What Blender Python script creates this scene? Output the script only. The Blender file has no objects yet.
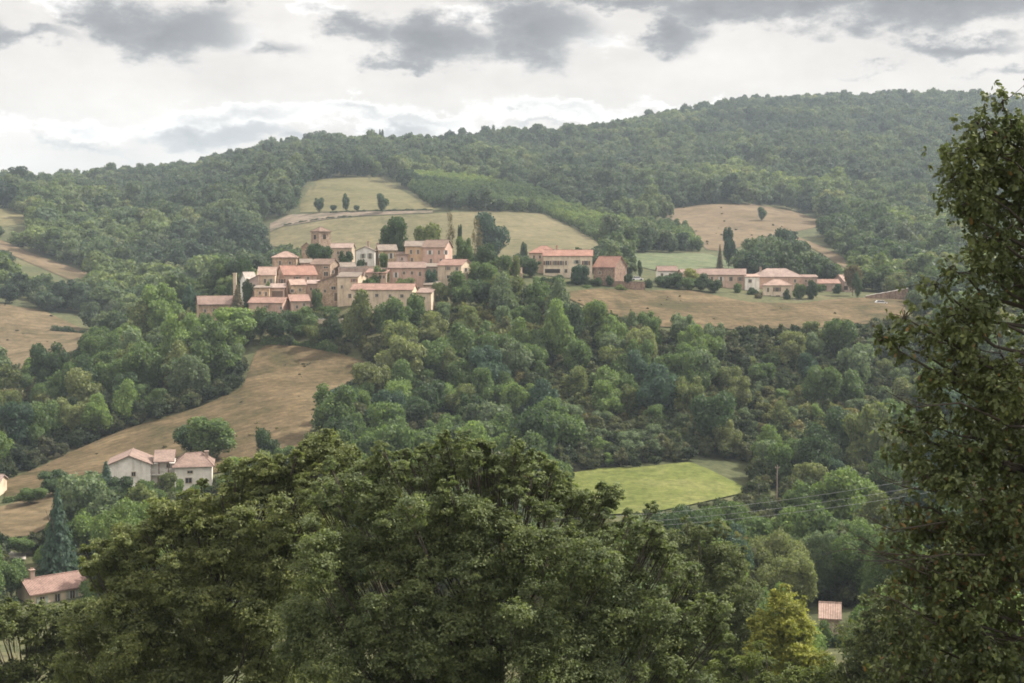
import bpy, math, random
import numpy as np
R = math.radians
rng = np.random.default_rng(11)
random.seed(5)
sc = bpy.context.scene
COL = sc.collection

# ------------------------------------------------------------------ camera
F, CX, CY = 1400.0, 512.0, 341.5
PITCH = math.atan(81.5 / F)
CA, SA = math.cos(PITCH), math.sin(PITCH)
cam = bpy.data.cameras.new('camera'); cam.sensor_width = 36.0
cam.lens = 36.0 * F / 1024.0; cam.clip_start = 0.1; cam.clip_end = 20000
co = bpy.data.objects.new('camera', cam); COL.objects.link(co)
co.rotation_euler = (R(90) - PITCH, 0, 0); sc.camera = co

def at(px, py, Y):
    """the world point at depth Y that lies on the sight line of a picture point"""
    u = (np.asarray(px, float) - CX) / F; v = (CY - np.asarray(py, float)) / F
    t = Y / (CA + v * SA)
    return t * u, np.asarray(Y, float) + 0 * t, t * (v * CA - SA)
def pt(px, py, Y):
    a = at(px, py, Y); return (float(a[0]), float(a[1]), float(a[2]))
def proj(x, y, z):
    d = y * CA - z * SA
    return CX + F * x / d, CY - F * (y * SA + z * CA) / d

# ------------------------------------------------------------------ terrain heights
ROWS = {
 90: [(0, 770), (1024, 770)],
 150: [(0, 668), (450, 690), (1024, 672)],
 215: [(0, 608), (60, 611), (300, 600), (600, 600), (800, 600), (1024, 590)],
 250: [(0, 545), (150, 540), (450, 545), (800, 560), (1024, 555)],
 285: [(0, 508), (60, 502), (160, 506), (300, 486), (450, 505), (600, 513), (660, 509), (750, 508), (900, 520), (1024, 520)],
 315: [(0, 484), (80, 476), (150, 469), (220, 462), (300, 445), (450, 470), (600, 471), (690, 468), (750, 478), (900, 490), (1024, 490)],
 350: [(0, 462), (150, 432), (300, 408), (450, 430), (600, 436), (750, 440), (900, 452), (1024, 455)],
 400: [(0, 427), (150, 387), (250, 366), (370, 362), (450, 366), (600, 368), (750, 380), (900, 397), (1024, 405)],
 440: [(0, 402), (150, 350), (230, 322), (300, 318), (400, 300), (450, 306), (600, 322), (750, 329), (900, 346), (1024, 355)],
 470: [(0, 386), (150, 338), (230, 300), (300, 287), (400, 276), (450, 281), (600, 300), (750, 312), (900, 322), (1024, 335)],
 500: [(0, 373), (150, 332), (230, 285), (300, 264), (400, 262), (450, 268), (530, 275), (600, 282), (680, 292), (750, 297), (900, 304), (1024, 320)],
 530: [(0, 362), (150, 334), (230, 296), (300, 268), (400, 262), (450, 268), (600, 276), (750, 287), (900, 296), (1024, 308)],
 580: [(0, 337), (150, 337), (230, 316), (300, 290), (450, 282), (600, 273), (750, 281), (900, 291), (1024, 300)],
 640: [(0, 303), (85, 317), (150, 325), (300, 290), (450, 274), (600, 263), (700, 268), (900, 283), (1024, 287)],
 720: [(0, 277), (150, 295), (300, 268), (450, 250), (560, 247), (650, 252), (750, 257), (900, 270), (1024, 270)],
 800: [(0, 249), (80, 268), (150, 270), (300, 236), (450, 229), (560, 232), (650, 240), (750, 243), (900, 254), (1024, 255)],
 900: [(0, 219), (150, 240), (280, 213), (350, 203), (450, 205), (600, 224), (700, 224), (750, 222), (820, 228), (900, 238), (1024, 240)],
 1000: [(0, 206), (150, 221), (280, 193), (350, 183), (450, 188), (600, 210), (660, 213), (750, 205), (820, 217), (900, 222), (1024, 225)],
 1200: [(0, 199), (150, 203), (300, 165), (450, 168), (600, 182), (750, 180), (900, 192), (1024, 195)],
 1400: [(0, 194), (60, 190), (100, 186), (150, 184), (200, 174), (240, 164), (275, 158), (330, 156), (450, 157), (600, 157), (750, 154), (900, 163), (1024, 165)],
 1550: [(0, 204), (100, 194), (150, 190), (200, 178), (240, 166), (275, 156), (330, 147), (400, 150), (480, 147), (560, 143), (620, 141), (750, 136), (900, 141), (1024, 145)],
 1750: [(0, 214), (150, 200), (300, 162), (400, 160), (480, 153), (560, 144), (620, 133), (680, 121), (740, 116), (900, 119), (1024, 122)],
 2000: [(0, 212), (150, 200), (300, 168), (450, 160), (600, 143), (680, 124), (740, 108), (800, 103), (860, 104), (930, 103), (965, 106), (1024, 111)],
 2400: [(0, 225), (300, 190), (450, 182), (600, 168), (750, 142), (900, 128), (1024, 130)],
 4600: [(0, 245), (1024, 240)]}
PXC = np.linspace(-700, 1724, 304)
_k = np.exp(-0.5 * (np.arange(-6, 7) / 2.0) ** 2); _k /= _k.sum()
LY = np.log(np.array(sorted(ROWS), float))
_tab = []
for Yr in sorted(ROWS):
    a = np.array(ROWS[Yr], float)
    v = np.interp(PXC, a[:, 0], a[:, 1])
    v = np.convolve(np.pad(v, 6, mode='edge'), _k, 'valid')
    _tab.append(at(PXC, v, Yr)[2] / Yr)
TAB = np.array(_tab)
_h = np.diff(LY)[:, None]; _d = np.diff(TAB, axis=0) / _h
SL = np.zeros_like(TAB); SL[0] = _d[0]; SL[-1] = _d[-1]
_w1 = 2 * _h[1:] + _h[:-1]; _w2 = _h[1:] + 2 * _h[:-1]
_same = _d[:-1] * _d[1:] > 0
with np.errstate(all='ignore'):
    _hm = (_w1 + _w2) / (_w1 / _d[:-1] + _w2 / _d[1:])
SL[1:-1] = np.where(_same, _hm, 0)

_nr = np.random.default_rng(3)
_WV = [(2 * math.pi / L * math.cos(a), 2 * math.pi / L * math.sin(a), p, L) for L in (70, 95, 130, 170, 230, 310)
       for a, p in zip(_nr.uniform(0, 6.28, 3), _nr.uniform(0, 6.28, 3))]
def height(x, y):
    x = np.asarray(x, float); y = np.asarray(y, float)
    x, y = np.broadcast_arrays(x, y)
    Y = np.clip(y, 90, 4590)
    l = np.log(Y); i = np.clip(np.searchsorted(LY, l) - 1, 0, len(LY) - 2)
    s = CX + F * x / np.maximum(y, 60)
    c = np.clip((s - PXC[0]) / (PXC[1] - PXC[0]), 0, len(PXC) - 1.001); j = c.astype(int); fr = c - j
    hh = LY[i + 1] - LY[i]; t = (l - LY[i]) / hh
    def g(A, k): return A[k, j] * (1 - fr) + A[k, j + 1] * fr
    e = (2*t**3-3*t**2+1) * g(TAB, i) + (t**3-2*t**2+t) * hh * g(SL, i) + (3*t**2-2*t**3) * g(TAB, i + 1) + (t**3-t**2) * hh * g(SL, i + 1)
    z = e * np.maximum(y, 90)
    n = sum(np.sin(a * x + b * y + p) * (L / 300) for a, b, p, L in _WV)
    amp = 0.15 + np.clip((y - 560) / 500, 0, 1) * 1.3
    z = z + n * amp * 0.8
    near = np.where(y > 0, -1.7 - 0.42 * y, -1.7 + 0.05 * y)
    b = np.clip((y - 50) / 60, 0, 1); b = b * b * (3 - 2 * b)
    return near * (1 - b) + z * b

def invY(px, py, Y0, Y1, n=500):
    """depth in Y0..Y1 at which the ground appears on row py in column px"""
    ys = np.exp(np.linspace(math.log(Y0), math.log(Y1), n))
    xs = (px - CX) / F * ys
    for _ in range(2):
        z = height(xs, ys); d = ys * CA - z * SA; xs = (px - CX) / F * d
    p = np.minimum.accumulate(proj(xs, ys, height(xs, ys))[1])
    return float(np.interp(-py, -p, ys))
def ground_at(px, py, Y0, Y1):
    Y = invY(px, py, Y0, Y1); x = float(at(px, py, Y)[0])
    return x, Y, float(height(x, Y))

# ------------------------------------------------------------------ node helpers
def new_mat(name):
    m = bpy.data.materials.new(name); m.use_nodes = True
    nt = m.node_tree; nt.nodes.clear()
    return m, nt
def N(nt, t, **kw):
    n = nt.nodes.new(t)
    for k, v in kw.items():
        if k.startswith('i_'):
            key = k[2:].replace('_', ' '); n.inputs[int(key) if key.isdigit() else key].default_value = v
        else: setattr(n, k, v)
    return n
def L(nt, a, b): nt.links.new(a, b)
def ramp(nt, fac, stops):
    r = N(nt, 'ShaderNodeValToRGB'); L(nt, fac, r.inputs[0])
    e = r.color_ramp.elements
    while len(e) < len(stops): e.new(0.5)
    for q, (p, c) in zip(e, stops): q.position = p; q.color = (*c, 1) if len(c) == 3 else c
    return r.outputs[0]
def mul(nt, a, b, f=1.0):
    m = N(nt, 'ShaderNodeMix', data_type='RGBA', blend_type='MULTIPLY'); m.inputs[0].default_value = f
    for i, s in ((6, a), (7, b)):
        if isinstance(s, tuple): m.inputs[i].default_value = (*s, 1)
        else: L(nt, s, m.inputs[i])
    return m.outputs[2]
def mixc(nt, f, a, b):
    m = N(nt, 'ShaderNodeMix', data_type='RGBA')
    if isinstance(f, float): m.inputs[0].default_value = f
    else: L(nt, f, m.inputs[0])
    for i, s in ((6, a), (7, b)):
        if isinstance(s, tuple): m.inputs[i].default_value = (*s, 1)
        else: L(nt, s, m.inputs[i])
    return m.outputs[2]
def noise(nt, scale, detail=4, rough=0.6, vec=None, dist=0.0, sc3=None):
    n = N(nt, 'ShaderNodeTexNoise'); n.inputs['Scale'].default_value = scale
    n.inputs['Detail'].default_value = detail; n.inputs['Roughness'].default_value = rough; n.inputs['Distortion'].default_value = dist
    if vec is None: vec = N(nt, 'ShaderNodeTexCoord').outputs['Object']
    if sc3:
        mp = N(nt, 'ShaderNodeMapping'); mp.inputs['Scale'].default_value = sc3; L(nt, vec, mp.inputs[0]); vec = mp.outputs[0]
    L(nt, vec, n.inputs['Vector'])
    return n.outputs[0]
def finish(nt, col, rough=0.8, bump=None, bd=0.1, spec=0.3):
    b = N(nt, 'ShaderNodeBsdfPrincipled'); b.inputs['Roughness'].default_value = rough; b.inputs['Specular IOR Level'].default_value = spec
    if isinstance(col, tuple): b.inputs['Base Color'].default_value = (*col, 1)
    else: L(nt, col, b.inputs['Base Color'])
    if bump is not None:
        bp = N(nt, 'ShaderNodeBump'); bp.inputs['Distance'].default_value = bd; L(nt, bump, bp.inputs['Height']); L(nt, bp.outputs[0], b.inputs['Normal'])
    o = N(nt, 'ShaderNodeOutputMaterial'); L(nt, b.outputs[0], o.inputs[0])

def leaf_mat(name, stops=None, nscale=0.6, vary=0.35, transl=0.42):
    """foliage: tone from the object's own colour, or from a random pick out of STOPS; leaf-to-leaf variation by noise"""
    m, nt = new_mat(name)
    oi = N(nt, 'ShaderNodeObjectInfo')
    col = ramp(nt, oi.outputs['Random'], stops) if stops else oi.outputs['Color']
    geo = N(nt, 'ShaderNodeNewGeometry')
    n1 = noise(nt, nscale, 3, 0.7, geo.outputs['Position'])
    col = mul(nt, col, ramp(nt, n1, [(0.3, (1 - vary, 1 - vary * 0.8, 1 - vary * 0.7)), (0.7, (1 + vary * .8, 1 + vary * 0.8, 1 + vary * 0.5))]))
    if stops:      # slow changes of tone: stands of one kind, with hillside shading painted in
        n3 = noise(nt, 0.009, 3, 0.6, geo.outputs['Position'], 0.5)
        col = mul(nt, col, ramp(nt, n3, [(0.36, (.50, .58, .68)), (0.5, (.88, .92, .94)), (0.62, (1.45, 1.40, 1.15))]))
    r2 = ramp(nt, geo.outputs['Random Per Island'], [(0.0, (0.7, 0.72, 0.75)), (0.85, (1.15, 1.14, 1.08)), (1.0, (1.5, 1.4, 1.0))])
    col = mul(nt, col, r2)
    d = N(nt, 'ShaderNodeBsdfPrincipled'); d.inputs['Roughness'].default_value = 0.6; d.inputs['Specular IOR Level'].default_value = 0.22
    L(nt, col, d.inputs['Base Color'])
    t = N(nt, 'ShaderNodeBsdfTranslucent'); L(nt, mul(nt, col, (1.05, 1.12, 0.72)), t.inputs[0])
    mx = N(nt, 'ShaderNodeMixShader'); mx.inputs[0].default_value = transl
    L(nt, d.outputs[0], mx.inputs[1]); L(nt, t.outputs[0], mx.inputs[2])
    o = N(nt, 'ShaderNodeOutputMaterial'); L(nt, mx.outputs[0], o.inputs[0])
    return m

def ground_mat(name, stops, scale=0.05, fine=0.9, stripes=None, bd=0.25):
    m, nt = new_mat(name)
    P = N(nt, 'ShaderNodeNewGeometry').outputs['Position']
    n1 = noise(nt, scale, 6, 0.62, P, 0.6)
    col = ramp(nt, n1, stops)
    n2 = noise(nt, fine, 5, 0.7, P)
    col = mul(nt, col, ramp(nt, n2, [(0.32, (0.6, 0.63, 0.6)), (0.68, (1.3, 1.27, 1.22))]))
    if stripes:
        w = N(nt, 'ShaderNodeTexWave', wave_type='BANDS'); w.inputs['Scale'].default_value = stripes[0]; w.inputs['Distortion'].default_value = stripes[2] if len(stripes) > 2 else 3.0
        w.inputs['Detail'].default_value = 3; w.inputs['Detail Scale'].default_value = 0.6
        mp = N(nt, 'ShaderNodeMapping'); mp.inputs['Rotation'].default_value = (0, 0, R(stripes[1])); L(nt, P, mp.inputs[0]); L(nt, mp.outputs[0], w.inputs[0])
        col = mul(nt, col, ramp(nt, w.outputs[1], [(0.2, (0.9, 0.9, 0.88)), (0.8, (1.05, 1.05, 1.05))]))
    finish(nt, col, 0.95, n2, bd, 0.1)
    return m

def wall_mat(name, c, stone=False):
    m, nt = new_mat(name)
    P = N(nt, 'ShaderNodeTexCoord').outputs['Object']
    n1 = noise(nt, 0.5, 5, 0.65, P); n2 = noise(nt, 3.0, 4, 0.7, P)
    col = mul(nt, tuple(c), ramp(nt, n1, [(0.3, (0.74, 0.72, 0.7)), (0.7, (1.16, 1.14, 1.12))]))
    st = noise(nt, 1.0, 4, 0.7, P, 0, (1.2, 1.2, 0.12))
    col = mul(nt, col, ramp(nt, st, [(0.3, (0.72, 0.7, 0.68)), (0.5, (1, 1, 1))]))
    if stone:
        v = N(nt, 'ShaderNodeTexVoronoi'); v.inputs['Scale'].default_value = 2.2; L(nt, P, v.inputs['Vector'])
        col = mul(nt, col, ramp(nt, v.outputs['Color'], [(0.1, (0.72, 0.68, 0.66)), (0.9, (1.2, 1.17, 1.12))]))
    finish(nt, col, 0.92, n2, 0.04, 0.15)
    return m
def roof_mat(name, c):
    m, nt = new_mat(name)
    P = N(nt, 'ShaderNodeTexCoord').outputs['Object']
    n1 = noise(nt, 0.45, 5, 0.7, P); n2 = noise(nt, 2.6, 4, 0.75, P)
    col = mul(nt, tuple(c), ramp(nt, n1, [(0.3, (0.68, 0.66, 0.66)), (0.72, (1.22, 1.2, 1.18))]))
    col = mul(nt, col, ramp(nt, n2, [(0.3, (0.7, 0.7, 0.72)), (0.7, (1.25, 1.2, 1.15))]))
    w = N(nt, 'ShaderNodeTexWave', wave_type='BANDS', bands_direction='X'); w.inputs['Scale'].default_value = 1.4; w.inputs['Distortion'].default_value = 0.6
    L(nt, P, w.inputs[0])
    col = mul(nt, col, ramp(nt, w.outputs[1], [(0.1, (0.75, 0.74, 0.74)), (0.8, (1.08, 1.08, 1.08))]))
    finish(nt, col, 0.9, w.outputs[1], 0.08, 0.15)
    return m
def flat_mat(name, c, rough=0.6, spec=0.3):
    m, nt = new_mat(name)
    P = N(nt, 'ShaderNodeTexCoord').outputs['Object']
    n = noise(nt, 2.0, 4, 0.65, P)
    finish(nt, mul(nt, tuple(c), ramp(nt, n, [(0.3, (0.82, 0.82, 0.82)), (0.7, (1.12, 1.12, 1.12))])), rough, None, 0, spec)
    return m

# ------------------------------------------------------------------ object helpers
def tag(o, label=None, cat=None, group=None, kind=None):
    if label: o['label'] = label
    if cat: o['category'] = cat
    if group: o['group'] = group
    if kind: o['kind'] = kind
    return o
def mesh_np(name, V, Fc, mats, midx=None, smooth=False):
    """V (n,3), Fc (m,k) or list of such blocks sharing V"""
    blocks = Fc if isinstance(Fc, list) else [Fc]
    me = bpy.data.meshes.new(name)
    V = np.asarray(V, np.float32)
    tot = np.concatenate([np.full(len(b), b.shape[1], np.int32) for b in blocks])
    vi = np.concatenate([np.asarray(b, np.int32).ravel() for b in blocks])
    st = np.concatenate([[0], np.cumsum(tot)[:-1]]).astype(np.int32)
    me.vertices.add(len(V)); me.vertices.foreach_set('co', V.ravel())
    me.loops.add(len(vi)); me.loops.foreach_set('vertex_index', vi)
    me.polygons.add(len(tot)); me.polygons.foreach_set('loop_start', st); me.polygons.foreach_set('loop_total', tot)
    for m in (mats if isinstance(mats, (list, tuple)) else [mats]): me.materials.append(m)
    if midx is not None: me.polygons.foreach_set('material_index', np.asarray(midx, np.int32))
    if smooth: me.polygons.foreach_set('use_smooth', np.ones(len(tot), bool))
    me.update(calc_edges=True); me.validate()
    return me
def link(name, me, parent=None, loc=(0, 0, 0)):
    o = bpy.data.objects.new(name, me); COL.objects.link(o); o.location = loc
    if parent: o.parent = parent
    return o
def empty(name, loc, label, cat, group=None, rz=0):
    o = bpy.data.objects.new(name, None); COL.objects.link(o); o.location = loc; o.rotation_euler = (0, 0, rz)
    o.empty_display_size = 0.5
    return tag(o, label, cat, group)

class MB:
    """collects boxes, prisms and tubes into one mesh"""
    def __init__(s): s.v = []; s.f = []; s.n = 0; s.m = []
    def add(s, vs, fs, mi=0):
        s.v += [tuple(map(float, p)) for p in vs]; s.f += [tuple(i + s.n for i in f) for f in fs]; s.m += [mi] * len(fs); s.n += len(vs); return s
    def box(s, x0, x1, y0, y1, z0, z1, mi=0):
        return s.add([(x0,y0,z0),(x1,y0,z0),(x1,y1,z0),(x0,y1,z0),(x0,y0,z1),(x1,y0,z1),(x1,y1,z1),(x0,y1,z1)],
                     [(0,3,2,1),(4,5,6,7),(0,1,5,4),(1,2,6,5),(2,3,7,6),(3,0,4,7)], mi)
    def slab(s, quad, th, mi=0):
        """a thick sheet: quad of 3-4 points, thickened downwards"""
        n = len(quad); lo = [(p[0], p[1], p[2] - th) for p in quad]
        return s.add(list(quad) + lo, [tuple(range(n)), tuple(range(2*n-1, n-1, -1))] + [(i, i + n, (i+1) % n + n, (i+1) % n) for i in range(n)], mi)
    def tube(s, pts, rad, k=6, mi=0):
        V, Fc = tube(pts, rad, k); return s.add(V.tolist(), Fc.tolist(), mi)
    def build(s, name, mats, parent=None, loc=(0, 0, 0), smooth=False):
        me = bpy.data.meshes.new(name); me.from_pydata(s.v, [], s.f)
        for m in (mats if isinstance(mats, (list, tuple)) else [mats]): me.materials.append(m)
        for p, mi in zip(me.polygons, s.m): p.material_index = mi; p.use_smooth = smooth
        me.update()
        return link(name, me, parent, loc)

def tube(pts, rad, k=6):
    P = np.asarray(pts, float); n = len(P); rad = np.broadcast_to(np.asarray(rad, float), (n,))
    T = np.gradient(P, axis=0); T /= np.linalg.norm(T, axis=1)[:, None] + 1e-9
    up = np.where(np.abs(T[:, 2:3]) > 0.9, np.array([[1., 0, 0]]), np.array([[0, 0, 1.]]))
    A = np.cross(T, up); A /= np.linalg.norm(A, axis=1)[:, None] + 1e-9; B = np.cross(T, A)
    ang = np.arange(k) * 2 * math.pi / k
    V = P[:, None] + rad[:, None, None] * (np.cos(ang)[None, :, None] * A[:, None] + np.sin(ang)[None, :, None] * B[:, None])
    V = V.reshape(-1, 3)
    i = np.arange(n - 1)[:, None] * k; j = np.arange(k)[None]; j2 = (j + 1) % k
    Fc = np.stack([i + j, i + j2, i + k + j2, i + k + j], -1).reshape(-1, 4)
    return V, Fc
def join_tubes(ts):
    Vs, Fs, n = [], [], 0
    for V, Fc in ts: Vs.append(V); Fs.append(Fc + n); n += len(V)
    return np.concatenate(Vs), np.concatenate(Fs)

def unit(v): return v / (np.linalg.norm(v, axis=-1, keepdims=True) + 1e-9)
def rdir(r, n): return unit(r.normal(size=(n, 3)))
def leaf_quads(r, C, Nn, size, aspect=0.6):
    """irregular four-cornered leaf faces at C facing Nn"""
    n = len(C); t = unit(np.cross(Nn, rdir(r, n))); b = np.cross(Nn, t)
    s = np.asarray(size)[:, None] * 0.5
    k = r.uniform(0.6, 1.25, (n, 4, 1))
    Q = np.stack([C - t * s * k[:, 0], C - b * s * aspect * k[:, 1], C + t * s * k[:, 2], C + b * s * aspect * k[:, 3]], 1)
    return Q.reshape(-1, 3), np.arange(4 * n).reshape(-1, 4)
_g = np.linspace(-1, 1, 5)
def cube_sphere():
    V, Fq, n = [], [], 0
    a, b = np.meshgrid(_g, _g, indexing='ij')
    for ax in range(3):
        for sg in (1, -1):
            p = np.zeros((5, 5, 3)); p[..., ax] = sg; p[..., (ax + 1) % 3] = a * (sg); p[..., (ax + 2) % 3] = b
            V.append(unit(p.reshape(-1, 3)))
            i, j = np.meshgrid(np.arange(4), np.arange(4), indexing='ij'); q = (i * 5 + j + n).ravel()
            Fq.append(np.stack([q, q + 5, q + 6, q + 1], -1)); n += 25
    return np.concatenate(V), np.concatenate(Fq)
CSV, CSF = cube_sphere()

# ------------------------------------------------------------------ sky, sun, haze
SUN_EL, SUN_AZ = R(47), R(66)          # azimuth from straight ahead towards the right
w = bpy.data.worlds.new('World'); sc.world = w; w.use_nodes = True
nt = w.node_tree; nt.nodes.clear()
sky = N(nt, 'ShaderNodeTexSky', sky_type='NISHITA'); sky.sun_disc = False
sky.sun_elevation = SUN_EL; sky.sun_rotation = SUN_AZ; sky.air_density = 1.2; sky.dust_density = 3.0; sky.ozone_density = 1.0
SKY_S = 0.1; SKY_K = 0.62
tc = N(nt, 'ShaderNodeTexCoord'); sp = N(nt, 'ShaderNodeSeparateXYZ'); L(nt, tc.outputs['Generated'], sp.inputs[0])
def M(op, a, b=None, c=None):
    m = N(nt, 'ShaderNodeMath', operation=op)
    for i, s in enumerate((a, b, c)):
        if s is None: continue
        if isinstance(s, (int, float)): m.inputs[i].default_value = s
        else: L(nt, s, m.inputs[i])
    return m.outputs[0]
az = M('ARCTAN2', sp.outputs[0], sp.outputs[1]); el = M('ARCSINE', sp.outputs[2])
uv = N(nt, 'ShaderNodeCombineXYZ'); L(nt, az, uv.inputs[0]); L(nt, el, uv.inputs[1])
# ragged edges: shift the lookup by noise
nz = N(nt, 'ShaderNodeTexNoise'); nz.inputs['Scale'].default_value = 19; nz.inputs['Detail'].default_value = 9; nz.inputs['Roughness'].default_value = 0.62
mp = N(nt, 'ShaderNodeMapping'); mp.inputs['Scale'].default_value = (1, 1.9, 1); L(nt, uv.outputs[0], mp.inputs[0]); L(nt, mp.outputs[0], nz.inputs['Vector'])
nzb = N(nt, 'ShaderNodeTexNoise'); nzb.inputs['Scale'].default_value = 9; nzb.inputs['Detail'].default_value = 6; nzb.inputs['Roughness'].default_value = 0.6
L(nt, mp.outputs[0], nzb.inputs['Vector'])
sub = N(nt, 'ShaderNodeVectorMath', operation='SUBTRACT'); L(nt, nz.outputs[1], sub.inputs[0]); sub.inputs[1].default_value = (0.5, 0.5, 0.5)
scl = N(nt, 'ShaderNodeVectorMath', operation='MULTIPLY'); L(nt, sub.outputs[0], scl.inputs[0]); scl.inputs[1].default_value = (0.10, 0.060, 0)
wuv = N(nt, 'ShaderNodeVectorMath', operation='ADD'); L(nt, uv.outputs[0], wuv.inputs[0]); L(nt, scl.outputs[0], wuv.inputs[1])
def blob(px, py, rx, ry, strength=1.0):
    a0 = math.atan((px - CX) / F); e0 = math.atan((260 - py) / F)
    m = N(nt, 'ShaderNodeMapping', vector_type='TEXTURE'); m.inputs['Location'].default_value = (a0, e0, 0)
    m.inputs['Scale'].default_value = (rx / F, ry / F, 1); L(nt, wuv.outputs[0], m.inputs[0])
    ln = N(nt, 'ShaderNodeVectorMath', operation='LENGTH'); L(nt, m.outputs[0], ln.inputs[0])
    mr = N(nt, 'ShaderNodeMapRange'); L(nt, ln.outputs[1], mr.inputs[0])
    mr.inputs[1].default_value = 1.7; mr.inputs[2].default_value = 0.0; mr.inputs[3].default_value = 0; mr.inputs[4].default_value = strength
    return mr.outputs[0]
def addall(bl, op='MAXIMUM'):
    t = bl[0]
    for b in bl[1:]: t = M(op, t, b)
    return t
def step(v, lo, hi):
    mr = N(nt, 'ShaderNodeMapRange', interpolation_type='SMOOTHSTEP'); L(nt, v, mr.inputs[0]); mr.inputs[1].default_value = lo; mr.inputs[2].default_value = hi
    return mr.outputs[0]
grey = addall([blob(165, 42, 95, 32), blob(20, 52, 80, 14, .8), blob(90, 40, 50, 14, .7), blob(240, 15, 40, 9, .6), blob(285, 60, 50, 20, .62), blob(370, 35, 50, 24, .85), blob(440, 44, 80, 28, 1.0), blob(525, 38, 85, 32, 1.05),
               blob(405, 62, 60, 11, .9), blob(610, 4, 160, 14, .9), blob(672, 32, 40, 24, .95), blob(800, 6, 190, 27, 1.05), blob(930, 12, 170, 32, 1.05), blob(965, 58, 70, 14, .8), blob(870, 76, 60, 8, .6), blob(1010, 85, 60, 9, .6), blob(1150, 20, 130, 26), blob(-110, 40, 100, 25)])
cum = addall([blob(255, 116, 100, 18), blob(370, 110, 70, 14), blob(215, 132, 80, 15), blob(70, 133, 90, 15, .9), blob(430, 120, 60, 13), blob(560, 114, 100, 15, .95), blob(690, 106, 60, 11, .85), blob(330, 20, 50, 16, .8), blob(240, 45, 40, 22, .8), blob(480, 15, 80, 12, .75), blob(600, 50, 50, 14, .75), blob(90, 22, 70, 14, .8), blob(-80, 130, 90, 16), blob(1120, 100, 90, 14)])
base = addall([blob(225, 140, 95, 16), blob(300, 146, 60, 12, .9), blob(400, 132, 60, 12, .9), blob(90, 150, 80, 10, .75), blob(540, 128, 80, 9, .7), blob(30, 138, 40, 8, .6)])
nzm = M('MULTIPLY', M('SUBTRACT', nz.outputs[0], 0.5), 0.85)
def dens(v): return M('ADD', v, nzm)
grey, cum, base = dens(grey), dens(cum), dens(base)
# veil: an almost even milky layer with slow variation; a little true sky comes through
veil = N(nt, 'ShaderNodeMix', data_type='RGBA'); veil.inputs[0].default_value = 0.96
L(nt, sky.outputs[0], veil.inputs[6])
vr = ramp(nt, nzb.outputs[0], [(0.3, (.64, .59, .55)), (0.5, (.76, .705, .66)), (0.7, (.88, .825, .775))])
vs = N(nt, 'ShaderNodeVectorMath', operation='SCALE'); L(nt, vr, vs.inputs[0]); vs.inputs['Scale'].default_value = SKY_K / SKY_S
L(nt, vs.outputs[0], veil.inputs[7])
def cl(prev, d, lo, hi, cols, f=1.0):
    c = ramp(nt, d, cols)
    s = N(nt, 'ShaderNodeVectorMath', operation='SCALE'); L(nt, c, s.inputs[0]); s.inputs['Scale'].default_value = SKY_K / SKY_S
    return mixc(nt, M('MULTIPLY', step(d, lo, hi), f), prev, s.outputs[0])
c0 = cl(veil.outputs[2], cum, .38, .66, [(0.38, (.88, .85, .82)), (0.58, (1.02, .99, .955)), (0.95, (.60, .59, .59))], .9)
c0 = cl(c0, base, .40, .75, [(0.4, (.66, .65, .645)), (0.65, (.47, .47, .485)), (1.0, (.33, .34, .365))], .9)
c0 = cl(c0, grey, .27, .64, [(0.34, (.74, .70, .67)), (0.50, (.44, .43, .432)), (0.70, (.245, .245, .26)), (1.0, (.155, .158, .176))], .95)
# an overcast sky is brighter overhead than near the horizon; raised further as fill light
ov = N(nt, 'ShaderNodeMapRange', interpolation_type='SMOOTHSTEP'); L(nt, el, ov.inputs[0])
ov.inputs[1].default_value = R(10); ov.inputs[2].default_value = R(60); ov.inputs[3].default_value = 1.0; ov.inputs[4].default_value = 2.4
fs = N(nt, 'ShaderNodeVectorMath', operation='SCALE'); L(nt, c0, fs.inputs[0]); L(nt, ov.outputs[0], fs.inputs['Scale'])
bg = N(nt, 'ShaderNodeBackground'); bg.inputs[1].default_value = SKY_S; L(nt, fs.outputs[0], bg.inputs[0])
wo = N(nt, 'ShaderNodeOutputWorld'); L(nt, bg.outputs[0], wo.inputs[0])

sun = bpy.data.lights.new('sun', 'SUN'); sun.energy = 4.4; sun.angle = R(2.5); sun.color = (1, 0.94, 0.85)
so = bpy.data.objects.new('sun', sun); COL.objects.link(so)
so.rotation_euler = (R(90) - SUN_EL, 0, math.pi - SUN_AZ)

HAZE = 0.00012
m, nt2 = new_mat('haze_air')
pv = N(nt2, 'ShaderNodeVolumePrincipled'); pv.inputs['Color'].default_value = (0.75, 0.885, 1.0, 1); pv.inputs['Density'].default_value = HAZE
o_ = N(nt2, 'ShaderNodeOutputMaterial'); L(nt2, pv.outputs[0], o_.inputs['Volume'])
if HAZE > 0:
    hz = MB().box(-5200, 5200, -150, 4800, -140, 330).build('haze', m); hz['kind'] = 'stuff'

# ------------------------------------------------------------------ ground sheet and fields
GM = ground_mat('woodland_floor', [(0.3, (.05, .058, .028)), (0.5, (.075, .08, .04)), (0.7, (.11, .10, .055))], 0.03, 0.5)
gy = np.exp(np.linspace(math.log(20), math.log(4680), 560)) - 80
gs = np.linspace(-1, 1, 420); gs = np.sign(gs) * (0.45 * np.abs(gs) + 0.35 * np.abs(gs) ** 3)
GX = gs[None] * (gy[:, None] + 82); GY = np.broadcast_to(gy[:, None], GX.shape)
GZ = height(GX, GY)
nr, nc = GX.shape
ii = (np.arange(nr - 1)[:, None] * nc + np.arange(nc - 1)[None]).ravel()
tag(link('ground', mesh_np('ground', np.stack([GX, GY, GZ], -1).reshape(-1, 3), np.stack([ii, ii + 1, ii + nc + 1, ii + nc], -1), GM, smooth=True)), kind='structure')

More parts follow.
